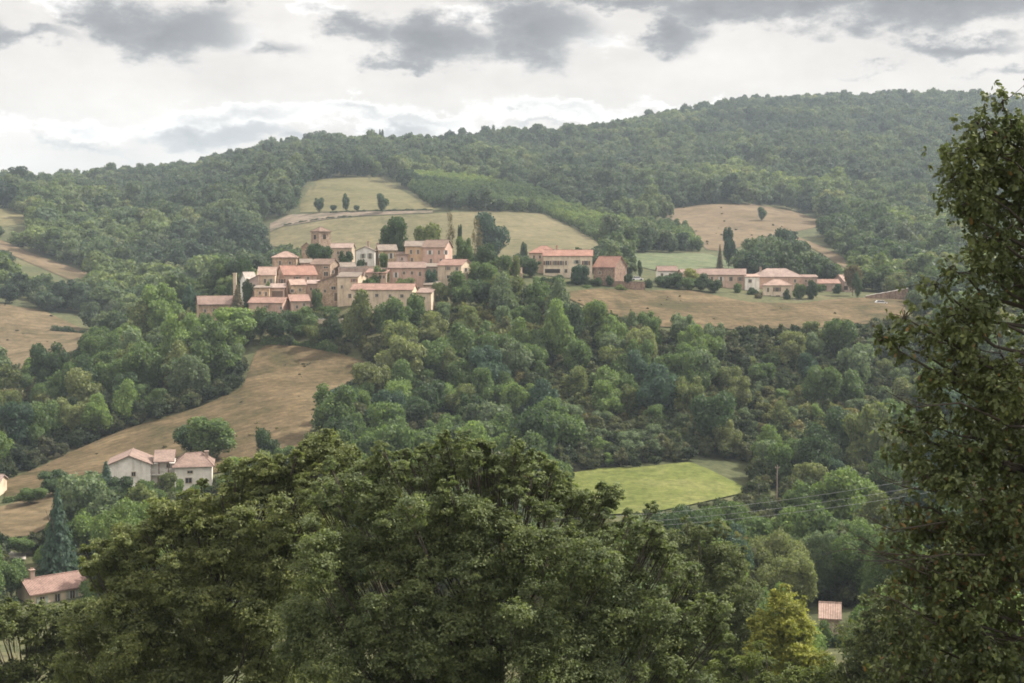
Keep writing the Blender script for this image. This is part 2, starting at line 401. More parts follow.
FIELD_NAMES = []
FIELDS = []      # (outline in picture points, nearest depth, farthest depth)
def field(name, top, bot, Y0, Y1, mat, lift=0.3, rows=24, step=3.0):
    T, B = np.array(top, float), np.array(bot, float)
    x0, x1 = max(T[0, 0], B[0, 0]), min(T[-1, 0], B[-1, 0])
    cols = np.linspace(x0, x1, max(4, int((x1 - x0) / step)))
    V = []; ya, yb = 1e9, 0
    for c in cols:
        pt_, pb_ = np.interp(c, T[:, 0], T[:, 1]), np.interp(c, B[:, 0], B[:, 1])
        yt, yb_ = invY(c, pt_, Y0, Y1), invY(c, pb_, Y0, Y1)
        ys = np.exp(np.linspace(math.log(yb_), math.log(max(yt, yb_ + 0.5)), rows))
        xs = (c - CX) / F * ys
        for _ in range(2): xs = (c - CX) / F * (ys * CA - height(xs, ys) * SA)
        V.append(np.stack([xs, ys, height(xs, ys) + lift], -1)); ya = min(ya, yb_); yb = max(yb, yt)
    V = np.array(V); n = len(cols)
    q = (np.arange(n - 1)[:, None] * rows + np.arange(rows - 1)[None]).ravel()
    o = link(name, mesh_np(name, V.reshape(-1, 3), np.stack([q, q + rows, q + rows + 1, q + 1], -1), mat, smooth=True))
    tag(o, kind='structure')
    FIELDS.append((np.concatenate([T, B[::-1]]), ya, yb)); FIELD_NAMES.append(name)
    return o
PASTURE = ground_mat('pasture_grass', [(0.3, (0.089, 0.084, 0.043)), (0.5, (0.117, 0.103, 0.057)), (0.7, (0.147, 0.125, 0.073))], 0.02, 0.2)
PASTURE2 = ground_mat('upper_pasture_grass', [(0.3, (0.080, 0.080, 0.038)), (0.5, (0.107, 0.098, 0.049)), (0.7, (0.137, 0.119, 0.065))], 0.025, 0.2)
SOIL = ground_mat('terrace_soil', [(0.38, (0.060, 0.064, 0.041)), (0.47, (0.153, 0.123, 0.095)), (0.7, (0.204, 0.162, 0.131))], 0.06, 0.2)
STUBBLE = ground_mat('dry_hill_grass', [(0.3, (0.074, 0.061, 0.034)), (0.45, (0.118, 0.087, 0.054)), (0.7, (0.154, 0.115, 0.076))], 0.022, 0.15)
DRY = ground_mat('dry_field_grass', [(0.28, (0.046, 0.043, 0.019)), (0.42, (0.068, 0.055, 0.028)), (0.52, (0.101, 0.074, 0.042)), (0.62, (0.124, 0.092, 0.053)), (0.75, (0.150, 0.114, 0.068))], 0.06, 0.5, (0.09, 62, 16))
DRY2 = ground_mat('mown_dry_grass', [(0.3, (0.067, 0.057, 0.028)), (0.45, (0.107, 0.081, 0.048)), (0.7, (0.151, 0.115, 0.071))], 0.045, 0.4, (0.05, 95, 14))
MEADOW = ground_mat('meadow_grass', [(0.3, (.082, .102, .026)), (0.5, (.112, .128, .036)), (0.7, (.145, .150, .055))], 0.07, 0.5, (0.25, 80, 2))
VINE = ground_mat('vineyard_rows', [(0.3, (.07, .095, .05)), (0.5, (.10, .12, .066)), (0.7, (.135, .14, .085))], 0.05, 0.3, (0.35, 15, 0.5))
ROAD = ground_mat('pale_road', [(0.3, (.36, .33, .29)), (0.7, (.45, .42, .37))], 0.2, 1.0)

field('upper_pasture', [(300, 205), (308, 190), (318, 180), (345, 177), (383, 177), (400, 190), (433, 208)],
      [(300, 213), (330, 212), (365, 211), (400, 210), (433, 210)], 700, 1250, PASTURE2)
field('terrace_strip', [(270, 224), (290, 215), (330, 213), (365, 212), (433, 211)], [(270, 232), (282, 227), (330, 219), (365, 216), (433, 213)], 650, 1150, SOIL, 0.35)
field('village_pasture', [(270, 233), (282, 228), (330, 220), (365, 217), (433, 214), (480, 211), (541, 214), (570, 227), (598, 243)],
      [(270, 246), (330, 256), (420, 258), (500, 258), (560, 254), (598, 249)], 600, 1100, PASTURE, rows=40)
field('dry_hillside', [(658, 211), (680, 208), (705, 205), (752, 204), (795, 212), (824, 222)], [(658, 213), (690, 229), (706, 250), (730, 252), (752, 241), (785, 234), (824, 226)], 600, 1300, STUBBLE, rows=40)
field('farm_track', [(795, 236), (820, 246), (840, 256), (853, 264)], [(795, 240), (820, 253), (840, 266), (853, 272)], 600, 1100, STUBBLE, 0.32)
field('vineyard', [(634, 253), (708, 254), (728, 262), (735, 270)], [(634, 266), (660, 272), (700, 275), (735, 274)], 560, 900, VINE)
field('dry_slope', [(-60, 300), (0, 304), (45, 312), (88, 332)], [(-60, 375), (0, 372), (45, 366), (88, 344)], 420, 760, DRY2, rows=40)
field('grass_patch', [(-40, 205), (0, 209), (26, 216)], [(-40, 222), (0, 228), (26, 223)], 700, 1100, PASTURE2)
field('dry_strip', [(-40, 225), (0, 240), (40, 257), (90, 274)], [(-40, 240), (0, 250), (36, 266), (74, 282), (90, 284)], 600, 1000, STUBBLE)
field('hill_field', [(5, 482), (40, 468), (78, 450), (125, 430), (200, 408), (243, 388), (256, 352), (268, 345), (300, 347), (340, 355), (378, 366)],
      [(5, 502), (60, 498), (100, 494), (215, 474), (300, 458), (318, 412), (340, 390), (378, 371)], 270, 470, DRY, rows=60)
field('orchard_slope', [(-30, 512), (0, 508), (40, 497), (62, 500)], [(-30, 545), (0, 543), (30, 537), (62, 522)], 215, 300, DRY2)
field('village_field', [(570, 292), (600, 289), (640, 291), (690, 291), (750, 303), (800, 304), (830, 300), (870, 298), (905, 300)],
      [(570, 300), (600, 313), (640, 326), (700, 330), (780, 330), (850, 327), (905, 318)], 415, 530, DRY, rows=40)
field('green_meadow', [(572, 474), (600, 469), (640, 468), (690, 463), (708, 470), (748, 490)], [(572, 500), (600, 516), (650, 514), (690, 506), (748, 493)], 260, 330, MEADOW, rows=40)
field('road', [(-20, 548), (0, 551), (26, 556)], [(-20, 555), (0, 559), (26, 561)], 215, 265, ROAD)

# ------------------------------------------------------------------ buildings
W_PINK = wall_mat('pinkish_render', (.51, .375, .295)); W_STONE = wall_mat('ochre_stone', (.45, .345, .255), True)
W_CREAM = wall_mat('cream_render', (.62, .51, .385)); W_WHITE = wall_mat('white_render', (.80, .775, .72)); W_VILLA = wall_mat('villa_render', (.68, .58, .45))
W_ROSE = wall_mat('rose_render', (.53, .37, .30)); W_BROWN = wall_mat('brown_stone', (.30, .22, .175), True)
W_YEL = wall_mat('yellow_ochre_render', (.54, .39, .26)); W_MAUVE = wall_mat('mauve_render', (.42, .33, .285))
R_PINK = roof_mat('weathered_tiles', (.30, .228, .195)); R_RED = roof_mat('red_tiles', (.36, .215, .17)); R_BRIGHT = roof_mat('new_pink_tiles', (.42, .315, .265))
R_BROWN = roof_mat('brown_tiles', (.27, .20, .17)); R_MIX = [R_PINK, roof_mat('pale_pink_tiles', (.37, .295, .26)), roof_mat('ochre_brown_tiles', (.235, .175, .14)), roof_mat('rosy_tiles', (.34, .225, .185)), roof_mat('lichen_grey_tiles', (.27, .235, .20))]
WALL_MIX = {W_PINK: [W_PINK, wall_mat('beige_render', (.50, .40, .31))], W_ROSE: [W_ROSE, wall_mat('grey_pink_render', (.46, .36, .32))], W_CREAM: [W_CREAM, wall_mat('pale_ochre_stone', (.54, .43, .31), True)], W_STONE: [W_STONE, wall_mat('grey_brown_stone', (.37, .295, .235), True)]}
R_GREY = roof_mat('pale_grey_tiles', (.48, .44, .40))
GLASS = flat_mat('window_glass', (.035, .037, .042), 0.25, 0.5); FRAME = flat_mat('stone_surround', (.50, .42, .33))
SHUT_B = flat_mat('brown_shutter', (.16, .09, .06)); SHUT_W = flat_mat('white_shutter', (.66, .65, .62)); SHUT_G = flat_mat('grey_green_shutter', (.27, .31, .26)); SHUT_R = flat_mat('red_shutter', (.30, .10, .08))
WOOD = flat_mat('old_wood', (.15, .10, .07)); OPENING_SHADE = flat_mat('painted_opening_shade', (.05, .042, .038), 0.9, 0.1); PIPE = flat_mat('chimney_render', (.36, .26, .21))  # open bays are flat dark panels; the shade inside is painted
CONC = flat_mat('pale_concrete', (.55, .52, .48), 0.9)

KEEP = []        # picture outlines of things that stay in view, with their depth
def keep(x0, y0, x1, y1, Y): KEEP.append((x0, y0, x1, y1, Y))

def house(label, px0, px1, eave, base, Y, d, wm, rm, roof='gable_x', rise=1.6, yaw=0, wins=(), chim=(), doors=(), name='house', cat='house', group='stone houses of the hilltop village', ov=0.35, w=None, deep=5.0, side=(), shut=None, clear=True):
    if rm is R_PINK: rm = R_MIX[int(px0 * 3 + base) % 5]
    if wm in WALL_MIX and 'lone' not in (group or ''): wm = WALL_MIX[wm][int(px0 * 5 + base) % 2]
    a = R(yaw); m = Y / F; ca, sa = math.cos(a), math.sin(a)
    wtot = (px1 - px0) * m
    if w is None: w = max(1.5, (wtot - d * abs(sa)) / ca)
    h = (base - eave) * m
    yc = Y + (d * ca + w * abs(sa)) / 2
    gx, _, gz = at((px0 + px1) / 2, base, Y)
    gx = float(gx) * yc / Y; gz = float(gz)
    root = empty(name, (gx, yc, gz), label, cat, group, a)
    x, y = w / 2, d / 2
    W = MB()
    def prism(prof, axis):     # profile (t, z) extruded along the other axis
        n = len(prof); e = x if axis == 'x' else y
        A = [((-e, t, z) if axis == 'x' else (t, -e, z)) for t, z in prof]; B = [((e, t, z) if axis == 'x' else (t, e, z)) for t, z in prof]
        f = [tuple(range(n)), tuple(range(2*n-1, n-1, -1))] + [(i, i+n, (i+1) % n + n, (i+1) % n) for i in range(n)]
        W.add(A + B, f)
    RF = MB(); th = 0.2; g = 0.012 + th
    if roof == 'gable_x':
        prism([(-y, -deep), (y, -deep), (y, h), (0, h + rise), (-y, h)], 'x'); s = rise / y
        RF.slab([(-x-ov, -y-ov, h-ov*s+g), (x+ov, -y-ov, h-ov*s+g), (x+ov, 0, h+rise+g), (-x-ov, 0, h+rise+g)], th)
        RF.slab([(x+ov, y+ov, h-ov*s+g), (-x-ov, y+ov, h-ov*s+g), (-x-ov, 0.002, h+rise+g), (x+ov, 0.002, h+rise+g)], th)
        RF.tube([(-x-ov-.02, 0, h+rise+g), (x+ov+.02, 0, h+rise+g)], 0.12, 6)
    elif roof == 'gable_y':
        prism([(-x, -deep), (x, -deep), (x, h), (0, h + rise), (-x, h)], 'y'); s = rise / x
        RF.slab([(-x-ov, -y-ov, h-ov*s+g), (0, -y-ov, h+rise+g), (0, y+ov, h+rise+g), (-x-ov, y+ov, h-ov*s+g)], th)
        RF.slab([(x+ov, y+ov, h-ov*s+g), (0.002, y+ov, h+rise+g), (0.002, -y-ov, h+rise+g), (x+ov, -y-ov, h-ov*s+g)], th)
        RF.tube([(0, -y-ov-.02, h+rise+g), (0, y+ov+.02, h+rise+g)], 0.12, 6)
    elif roof in ('hip', 'pyramid'):
        W.box(-x, x, -y, y, -deep, h)
        r = max(x - y, 0.05) if roof == 'hip' else 0.05
        z0, z1 = h + g - 0.15, h + rise + g; X, Yo = x + ov, y + ov
        q = [(-X, -Yo, z0), (X, -Yo, z0), (X, Yo, z0), (-X, Yo, z0), (-r, 0, z1), (r, 0, z1)]
        b = [(p[0], p[1], z0 - th) for p in q[:4]]
        RF.add(q + b, [(0,1,5,4), (1,2,5), (2,3,4,5), (3,0,4), (9,8,7,6), (0,6,7,1), (1,7,8,2), (2,8,9,3), (3,9,6,0)])
        for p, e in ((0,4),(1,5),(2,5),(3,4),(4,5)): RF.tube([q[p], q[e]], 0.1, 5)
    elif roof == 'shed':
        prism([(-y, -deep), (y, -deep), (y, h + rise), (-y, h)], 'x'); s = rise / d
        RF.slab([(-x-ov, -y-ov, h-ov*s+g), (x+ov, -y-ov, h-ov*s+g), (x+ov, y+ov, h+rise+ov*s+g), (-x-ov, y+ov, h+rise+ov*s+g)], th)
    elif roof == 'shed_right':
        prism([(-x, -deep), (x, -deep), (x, h + rise), (-x, h)], 'y'); s = rise / w
        RF.slab([(-x-ov, -y-ov, h-ov*s+g), (x+ov, -y-ov, h+rise+ov*s+g), (x+ov, y+ov, h+rise+ov*s+g), (-x-ov, y+ov, h-ov*s+g)], th)
    W.build('wall', wm, root)
    ro = RF.build('roof', rm, root)
    # picture columns of the front face's ends
    def col_of(lx, ly):
        wx, wy = gx + lx*ca - ly*sa, yc + lx*sa + ly*ca
        return float(proj(wx, wy, gz + h/2)[0]), wy
    pa, ya = col_of(-x, -y); pb, yb = col_of(x, -y)
    def place(px, py):
        u = (px - pa) / (pb - pa); lx = -x + u * w; yy = ya + u * (yb - ya)
        return lx, (base - py) * yy / F
    def opening(kind, px, py, wp, hp, style):
        lx, z = place(px, py); ww, hh = wp * m * 0.5, hp * m * 0.5
        p = MB().box(lx-ww, lx+ww, -y-0.04, -y+0.06, z-hh, z+hh).build(kind, OPENING_SHADE if style == 'open' else (WOOD if kind == 'door' else GLASS), root)
        if style != 'open':
            fr = MB(); e = 0.14
            fr.box(lx-ww-e, lx-ww, -y-0.1, -y+0.05, z-hh-e, z+hh+e).box(lx+ww, lx+ww+e, -y-0.1, -y+0.05, z-hh-e, z+hh+e)
            fr.box(lx-ww, lx+ww, -y-0.1, -y+0.05, z+hh, z+hh+e)
            if kind == 'window':
                fr.box(lx-ww, lx+ww, -y-0.16, -y+0.05, z-hh-e, z-hh)
                fr.box(lx-0.04, lx+0.04, -y-0.075, -y+0.05, z-hh+.002, z+hh-.002)
            fr.build('frame', FRAME, p)
            if style in ('b', 'w', 'g', 'r'):
                sm = {'b': SHUT_B, 'w': SHUT_W, 'g': SHUT_G, 'r': SHUT_R}[style]; k = ww * 0.95
                for sgn in (-1, 1):
                    a0 = lx + sgn * (ww + e + .02); a1 = a0 + sgn * k
                    MB().box(min(a0, a1), max(a0, a1), -y-0.13, -y-0.02, z-hh, z+hh).build('shutter', sm, p)
        return p
    for q in wins: opening('window', *q[:4], q[4] if len(q) > 4 else shut)
    for q in doors: opening('door', *q[:4], q[4] if len(q) > 4 else None)
    for (u, z, ww, hh) in side:      # openings in the left end face: along the face, height, in metres
        MB().box(-x-0.05, -x+0.05, u-ww/2, u+ww/2, z-hh/2, z+hh/2).build('window', OPENING_SHADE, root)
    for (px, top) in chim:
        lx, z = place(px, top)
        c = MB().box(lx-.35, lx+.35, -.32, .32, h + 0.2, z-.15).box(lx-.45, lx+.45, -.42, .42, z-.148, z)
        c.tube([(lx-.15, 0, z), (lx-.15, 0, z+.35)], .1, 6).tube([(lx+.15, 0, z), (lx+.15, 0, z+.3)], .1, 6)
        c.build('chimney', PIPE, ro)
    if clear: keep(px0, eave - rise / m * 0.8, px1, base - 2, Y + 3)
    return root

house('long ochre stone barn at the left foot of the village with brown tiled roof', 195, 238, 304.5, 321, 440, 8, W_STONE, R_BROWN, 'gable_x', 2.4, 18, [(205, 311, 2, 3), (214, 310, 2, 3)], (), [(203, 318, 5, 5, 'open')], cat='barn', name='stone_barn')
house('low rose walled house on the lowest village terrace', 250, 289, 303, 318, 430, 7, W_ROSE, R_PINK, 'gable_x', 1.5, -10, [(258, 308, 2, 3), (267, 307, 2, 3, 'b'), (281, 308, 2, 3)], [(259, 298)])
house('small rose house with a single pitched roof beside the low terrace house', 288, 311, 301.5, 314, 431, 6, W_PINK, R_PINK, 'shed', 1.7, 14, [(297, 307, 2, 3), (304, 305, 2, 3)])
house('narrow cream house standing above the lowest terrace roofs', 256, 271, 288, 301, 440, 6, W_CREAM, R_PINK, 'shed', 0.6, 0, [(260, 293, 2, 3), (266, 294, 2, 4)])
house('house with a wide dark brown barn opening under its eave', 270.5, 286, 288, 300, 442, 6, W_PINK, R_PINK, 'shed', 1.1, 4, (), (), [(277.5, 294.5, 11, 7)])
house('house with bright pink new tiles in the lower village', 286, 307, 285, 299, 443, 7, W_CREAM, R_BRIGHT, 'gable_x', 1.6, 20, [(292, 291, 3, 3), (300, 290, 2, 3)])
house('broad house with long sloping red brown roof on the left village side', 276, 318, 275, 292, 452, 9, W_PINK, R_RED, 'gable_x', 2.8, 24, [(282, 282, 3, 6, 'b'), (289, 281, 3, 5), (297, 279, 3, 4, 'b'), (308, 279, 2, 4)], [(300, 266)])
house('tall cream house with bright salmon roof at the left village edge', 259, 277, 275, 293, 449, 7, W_CREAM, R_BRIGHT, 'gable_x', 2.4, 3, [(265, 281, 2, 4), (271, 281, 2, 4, 'g'), (268, 288, 3, 3)])
house('small house under pale grey tiles at the left end of the village', 239, 258, 281, 292, 456, 7, W_WHITE, R_GREY, 'gable_x', 2.7, 28, [(249, 285, 2, 3)])
house('square house with hipped pink roof below the church on the left', 274, 298, 257.5, 270, 478, 7, W_STONE, R_BRIGHT, 'hip', 1.9, 0, [(280, 263, 2, 4), (290, 263, 2, 3)])
tw = house('square stone church bell tower with dark belfry openings and low tiled roof', 311, 331, 231.5, 264, 489, 5.0, W_STONE, R_PINK, 'pyramid', 1.5, 42, [(324.5, 237, 3.6, 4.5, 'open')], name='bell_tower', cat='tower', group=None, ov=0.3, side=[(0, 9.4, 1.3, 1.6)])
house('small stone church nave built against the bell tower', 300, 313, 247, 260, 483, 9, W_STONE, R_PINK, 'gable_y', 1.4, 8, [(306, 252, 1.5, 4)], name='church_nave', cat='church', group=None)
house('low house behind the round dark tree near the bell tower', 331, 354, 248, 258, 491, 7, W_PINK, R_PINK, 'gable_x', 1.5, -3, [(338, 253, 2, 3), (347, 253, 2, 3)])
house('white gabled house with chimney in the upper middle of the village', 357, 376, 251, 268, 478, 8, W_WHITE, R_PINK, 'gable_y', 1.4, 0, [(363, 256, 2, 4, 'g'), (370, 256, 2, 5, 'g'), (366, 264, 2, 3)], [(367, 241.5)])
house('cream house with white shutters beside the tall rose house', 375.5, 398, 250.5, 268, 481, 8, W_CREAM, R_PINK, 'gable_x', 1.9, 12, [(381, 256, 2, 4, 'w'), (391, 256, 2.2, 5, 'w'), (385, 263, 2, 4, 'w')], [(379, 243)])
house('tall yellow ochre house joined to the left of the big rose house', 406, 424, 246.5, 266, 469, 9, W_YEL, R_PINK, 'gable_x', 1.7, 0, [(411, 252, 2, 4), (418, 252, 2, 4), (412, 260, 2, 4)])
house('tallest big rose house at the top of the village', 423.5, 452, 247.5, 267, 466, 10, W_ROSE, R_PINK, 'gable_x', 2.4, -12, [(430, 252.5, 2.4, 4, 'w'), (439, 252.5, 1.8, 4), (446, 252.5, 1.8, 4, 'w'), (431, 261, 2, 4), (441, 261, 2, 4)], [(427, 240)])
house('little lean-to house wedged left of the yellow ochre house', 397, 408, 255, 266, 468, 5, W_ROSE, R_PINK, 'shed', 0.9, 0, [(402, 259, 2, 3)])
house('wide rose fronted house with pergola terrace in the middle of the village', 388, 426, 268, 286, 455, 8, W_ROSE, R_PINK, 'gable_x', 1.8, 4, [(396, 275, 2, 5, 'w'), (404, 273, 2, 3), (412, 273, 2, 3), (420, 274, 2, 4), (408, 281, 8, 4, 'open')])
house('mauve walled house squeezed between the rose and cream houses', 424.5, 441, 267, 286, 457, 7, W_MAUVE, R_PINK, 'shed', 1.0, 0, [(429, 273, 2, 4, 'b'), (436, 273, 2, 4, 'b'), (432, 281, 3, 5)])
house('cream house at the right edge of the village core with three dark upper windows', 438, 472, 265.5, 284, 450, 8, W_CREAM, R_PINK, 'gable_x', 1.8, -24, [(448, 268.5, 2.2, 3, 'b'), (457, 269, 2.6, 3.4), (466, 270, 2.4, 3.4), (449, 277, 4, 3), (460, 278, 3, 3)])
house('ochre house with a dark square window below the round tree', 312, 338, 264.5, 281, 462, 8, W_STONE, R_PINK, 'gable_x', 1.7, -14, [(326, 267.5, 4.5, 1.6), (326, 274, 4.4, 4), (333, 272, 2, 3)])
house('lower half of a stepped house with dark doorway in the village front', 319, 339, 282, 303, 445, 7, W_STONE, R_BROWN, 'shed_right', 2.2, 0, [(333.5, 288, 4.4, 3), (325, 291, 2, 3)], (), [(336, 297, 3.4, 8)])
house('tall cream gable house in the middle of the village front', 338.5, 366, 277, 304, 442, 8, W_CREAM, R_PINK, 'gable_x', 1.4, -14, [(342, 287, 2, 3), (354, 280.5, 2.6, 3, 'r'), (354, 287.5, 4, 3), (361, 288, 2, 3), (350, 296, 3, 4)], [(359, 272)])
house('very long low cream house along the front of the village', 352, 417, 290, 302, 427, 8, W_CREAM, R_PINK, 'gable_x', 1.7, -7, [(366, 296, 3, 3), (377, 295.5, 3, 3), (390, 296, 2, 3), (402, 296, 3, 3)])
house('pale lean-to shed at the right end of the long low house', 417.5, 435, 293, 303, 428, 7, W_CREAM, R_PINK, 'shed', 1.2, -8, [(424, 298, 2, 2)])
house('cream villa with red roof, dark arcade porch and green shutters right of village', 543, 593, 256, 276, 500, 9, W_VILLA, R_RED, 'gable_x', 2.0, -3, [(547.5, 263, 3.6, 4, 'b'), (555.5, 263, 2.4, 4, 'b'), (561, 263, 2.4, 4, 'b'), (566, 263, 1.6, 4), (577, 262, 3, 3.4, 'g'), (586, 263, 3.6, 4, 'b'), (566, 271, 2.5, 3.5), (552.5, 271, 15, 4, 'open'), (587, 271, 3, 4)], group='houses on the right of the hilltop')
house('hip roofed back wing rising behind the red roofed villa', 529, 559, 253, 264, 511, 9, W_PINK, R_RED, 'hip', 2.4, 0, [(534, 257, 2, 3), (540, 257, 2, 3)], [(557, 245.5)], group='houses on the right of the hilltop')
house('brown stone barn with red roof and tall gable end', 593, 627, 267, 282, 496, 8.6, W_BROWN, R_RED, 'gable_x', 3.6, -34, [(600, 273, 2, 3)], (), name='stone_barn', cat='barn', group='houses on the right of the hilltop')
house('small white house behind the row of dark bushes', 657, 676, 271, 282, 516, 7, W_WHITE, R_BROWN, 'gable_x', 1.6, 0, [(662, 275, 2, 3), (670, 275, 2, 3)], group='houses on the right of the hilltop')
house('long pinkish house with flat looking pink roof behind the bushes', 697, 747, 275, 289, 521, 10, W_PINK, R_PINK, 'gable_x', 2.1, -9, [(712, 279, 2, 4), (721, 279, 2, 4, 'w'), (731, 279, 3, 4), (740, 279, 2, 4, 'b')], group='houses on the right of the hilltop')
house('small white fronted house between the two long pink roofed houses', 744, 758, 277, 289, 519, 6, W_WHITE, R_BRIGHT, 'shed', 0.8, 0, [(750, 281, 3, 3)], group='houses on the right of the hilltop')
house('large pink house with a hipped roof behind the cream cottage', 752, 800, 277, 290, 529, 11, W_ROSE, R_PINK, 'hip', 3.0, 0, [(758, 281, 2, 3), (795, 281, 2, 3)], [(763, 267.5)], group='houses on the right of the hilltop')
house('low side wing with pink roof right of the hipped pink house', 798, 817, 277.5, 286, 531, 7, W_MAUVE, R_PINK, 'shed', 0.8, -6, [(806, 281, 2, 2)], group='houses on the right of the hilltop')
house('cream cottage with hipped salmon roof on a white terrace at the field edge', 761, 793, 285.5, 303, 506, 8, W_VILLA, R_BRIGHT, 'hip', 2.0, -10, [(768, 290, 1.8, 4), (777, 289.5, 3.4, 4, 'b'), (787, 290, 2, 3), (769, 298, 4, 5, 'open'), (787, 298, 3, 4)], (), [(778, 298.5, 4, 6)], group='houses on the right of the hilltop')
house('low farm shed with pink roof left of the rightmost barn', 814, 838, 283.5, 291, 537, 7, W_MAUVE, R_PINK, 'gable_x', 1.4, 4, (), (), [(824, 288, 5, 4, 'open')], name='farm_shed', cat='shed', group='houses on the right of the hilltop')
house('rightmost barn with a pale pink sloping roof beside the two toned tree', 835, 854, 281.5, 291, 540, 9, W_MAUVE, R_BRIGHT, 'gable_x', 2.4, 16, (), (), [(846, 288, 4, 4, 'open')], name='farm_shed', cat='shed', group='houses on the right of the hilltop')
house('low brown ruined farmhouse among bushes on the dry left slope', 66, 93, 323, 331, 628, 7, W_BROWN, R_BROWN, 'gable_x', 1.8, 8, [(74, 327, 2, 2), (84, 327, 2, 2)], group='lone buildings on the left slopes')
house('tiny pale shed right of the brown farmhouse on the dry slope', 108, 120, 321, 326, 632, 6, W_WHITE, R_GREY, 'shed', 1.2, 0, [(114, 323.5, 2, 1.5)], name='pale_shed', cat='shed', group='lone buildings on the left slopes')
house('pale house glimpsed at the far left edge above the orchard', -18, 4, 483, 495, 299, 6, W_CREAM, R_PINK, 'gable_x', 1.2, 4, [(-4, 489, 3, 4)], group='lone buildings on the left slopes')
house('cream house with pink brown roof low on the left behind foliage', 17, 88, 594, 618, 218, 6.0, W_VILLA, roof_mat('dull_pink_tiles', (.31, .215, .185)), 'gable_x', 1.7, 42, [(42, 602, 5, 8, 'g'), (57, 602, 5, 8), (72, 601, 5, 8, 'g')], [(40, 573)], group='lone buildings on the left slopes')
house('little pink walled house behind the yellow tree', 817, 842, 618, 646, 182, 5, W_ROSE, R_BRIGHT, 'gable_x', 1.3, -12, [(835, 630, 3, 5), (824, 630, 3, 5)], group=None)

house('narrow mauve house squeezed between the small rose house and the stepped house', 307, 320, 284, 305, 448, 6, W_MAUVE, R_PINK, 'shed', 1.0, 6, [(311, 289, 2, 3), (316, 290, 2, 3, 'b')])
house('little ochre house directly below the church nave', 299, 313, 263, 277, 465, 6, W_STONE, R_PINK, 'gable_x', 1.2, 10, [(303, 268, 2, 3), (309, 268, 2, 3)])
house('low house with dark covered terrace left of the pergola house', 367, 389, 273, 287, 450, 6, W_PINK, R_PINK, 'shed', 1.1, -5, [(384, 277, 2, 3)], (), [(374, 280, 9, 6, 'open')])
house('pale house with a brown door tucked behind the tall cream gable house', 338, 356, 267, 280, 463, 6, W_CREAM, R_PINK, 'gable_x', 1.3, 14, [(343, 271, 2, 3), (350, 271, 2, 3, 'b')])
house('small stone house under the mauve walled house', 424, 440, 285, 297, 444, 5, W_STONE, R_PINK, 'shed', .9, -10, [(429, 289, 2, 3), (435, 289, 2, 3)])
house('rose lean-to joined to the left of the tall cream house with salmon roof', 249, 260, 280, 296, 447, 5, W_ROSE, R_PINK, 'shed_right', 1.4, 6, [(254, 286, 2, 3)])
house('small cream house with tiled roof at the left end of the villa garden', 506, 529, 263.5, 277, 497, 6, W_CREAM, R_PINK, 'gable_x', 1.6, 14, [(513, 268, 2, 3), (521, 268, 2, 3, 'b')], group='houses on the right of the hilltop')
house('pink house behind the tall dark garden bush row, left of the long pinkish house', 678, 698, 274, 286, 524, 7, W_ROSE, R_PINK, 'gable_x', 1.6, 10, [(684, 278, 2, 3), (692, 278, 2, 3)], group='houses on the right of the hilltop')
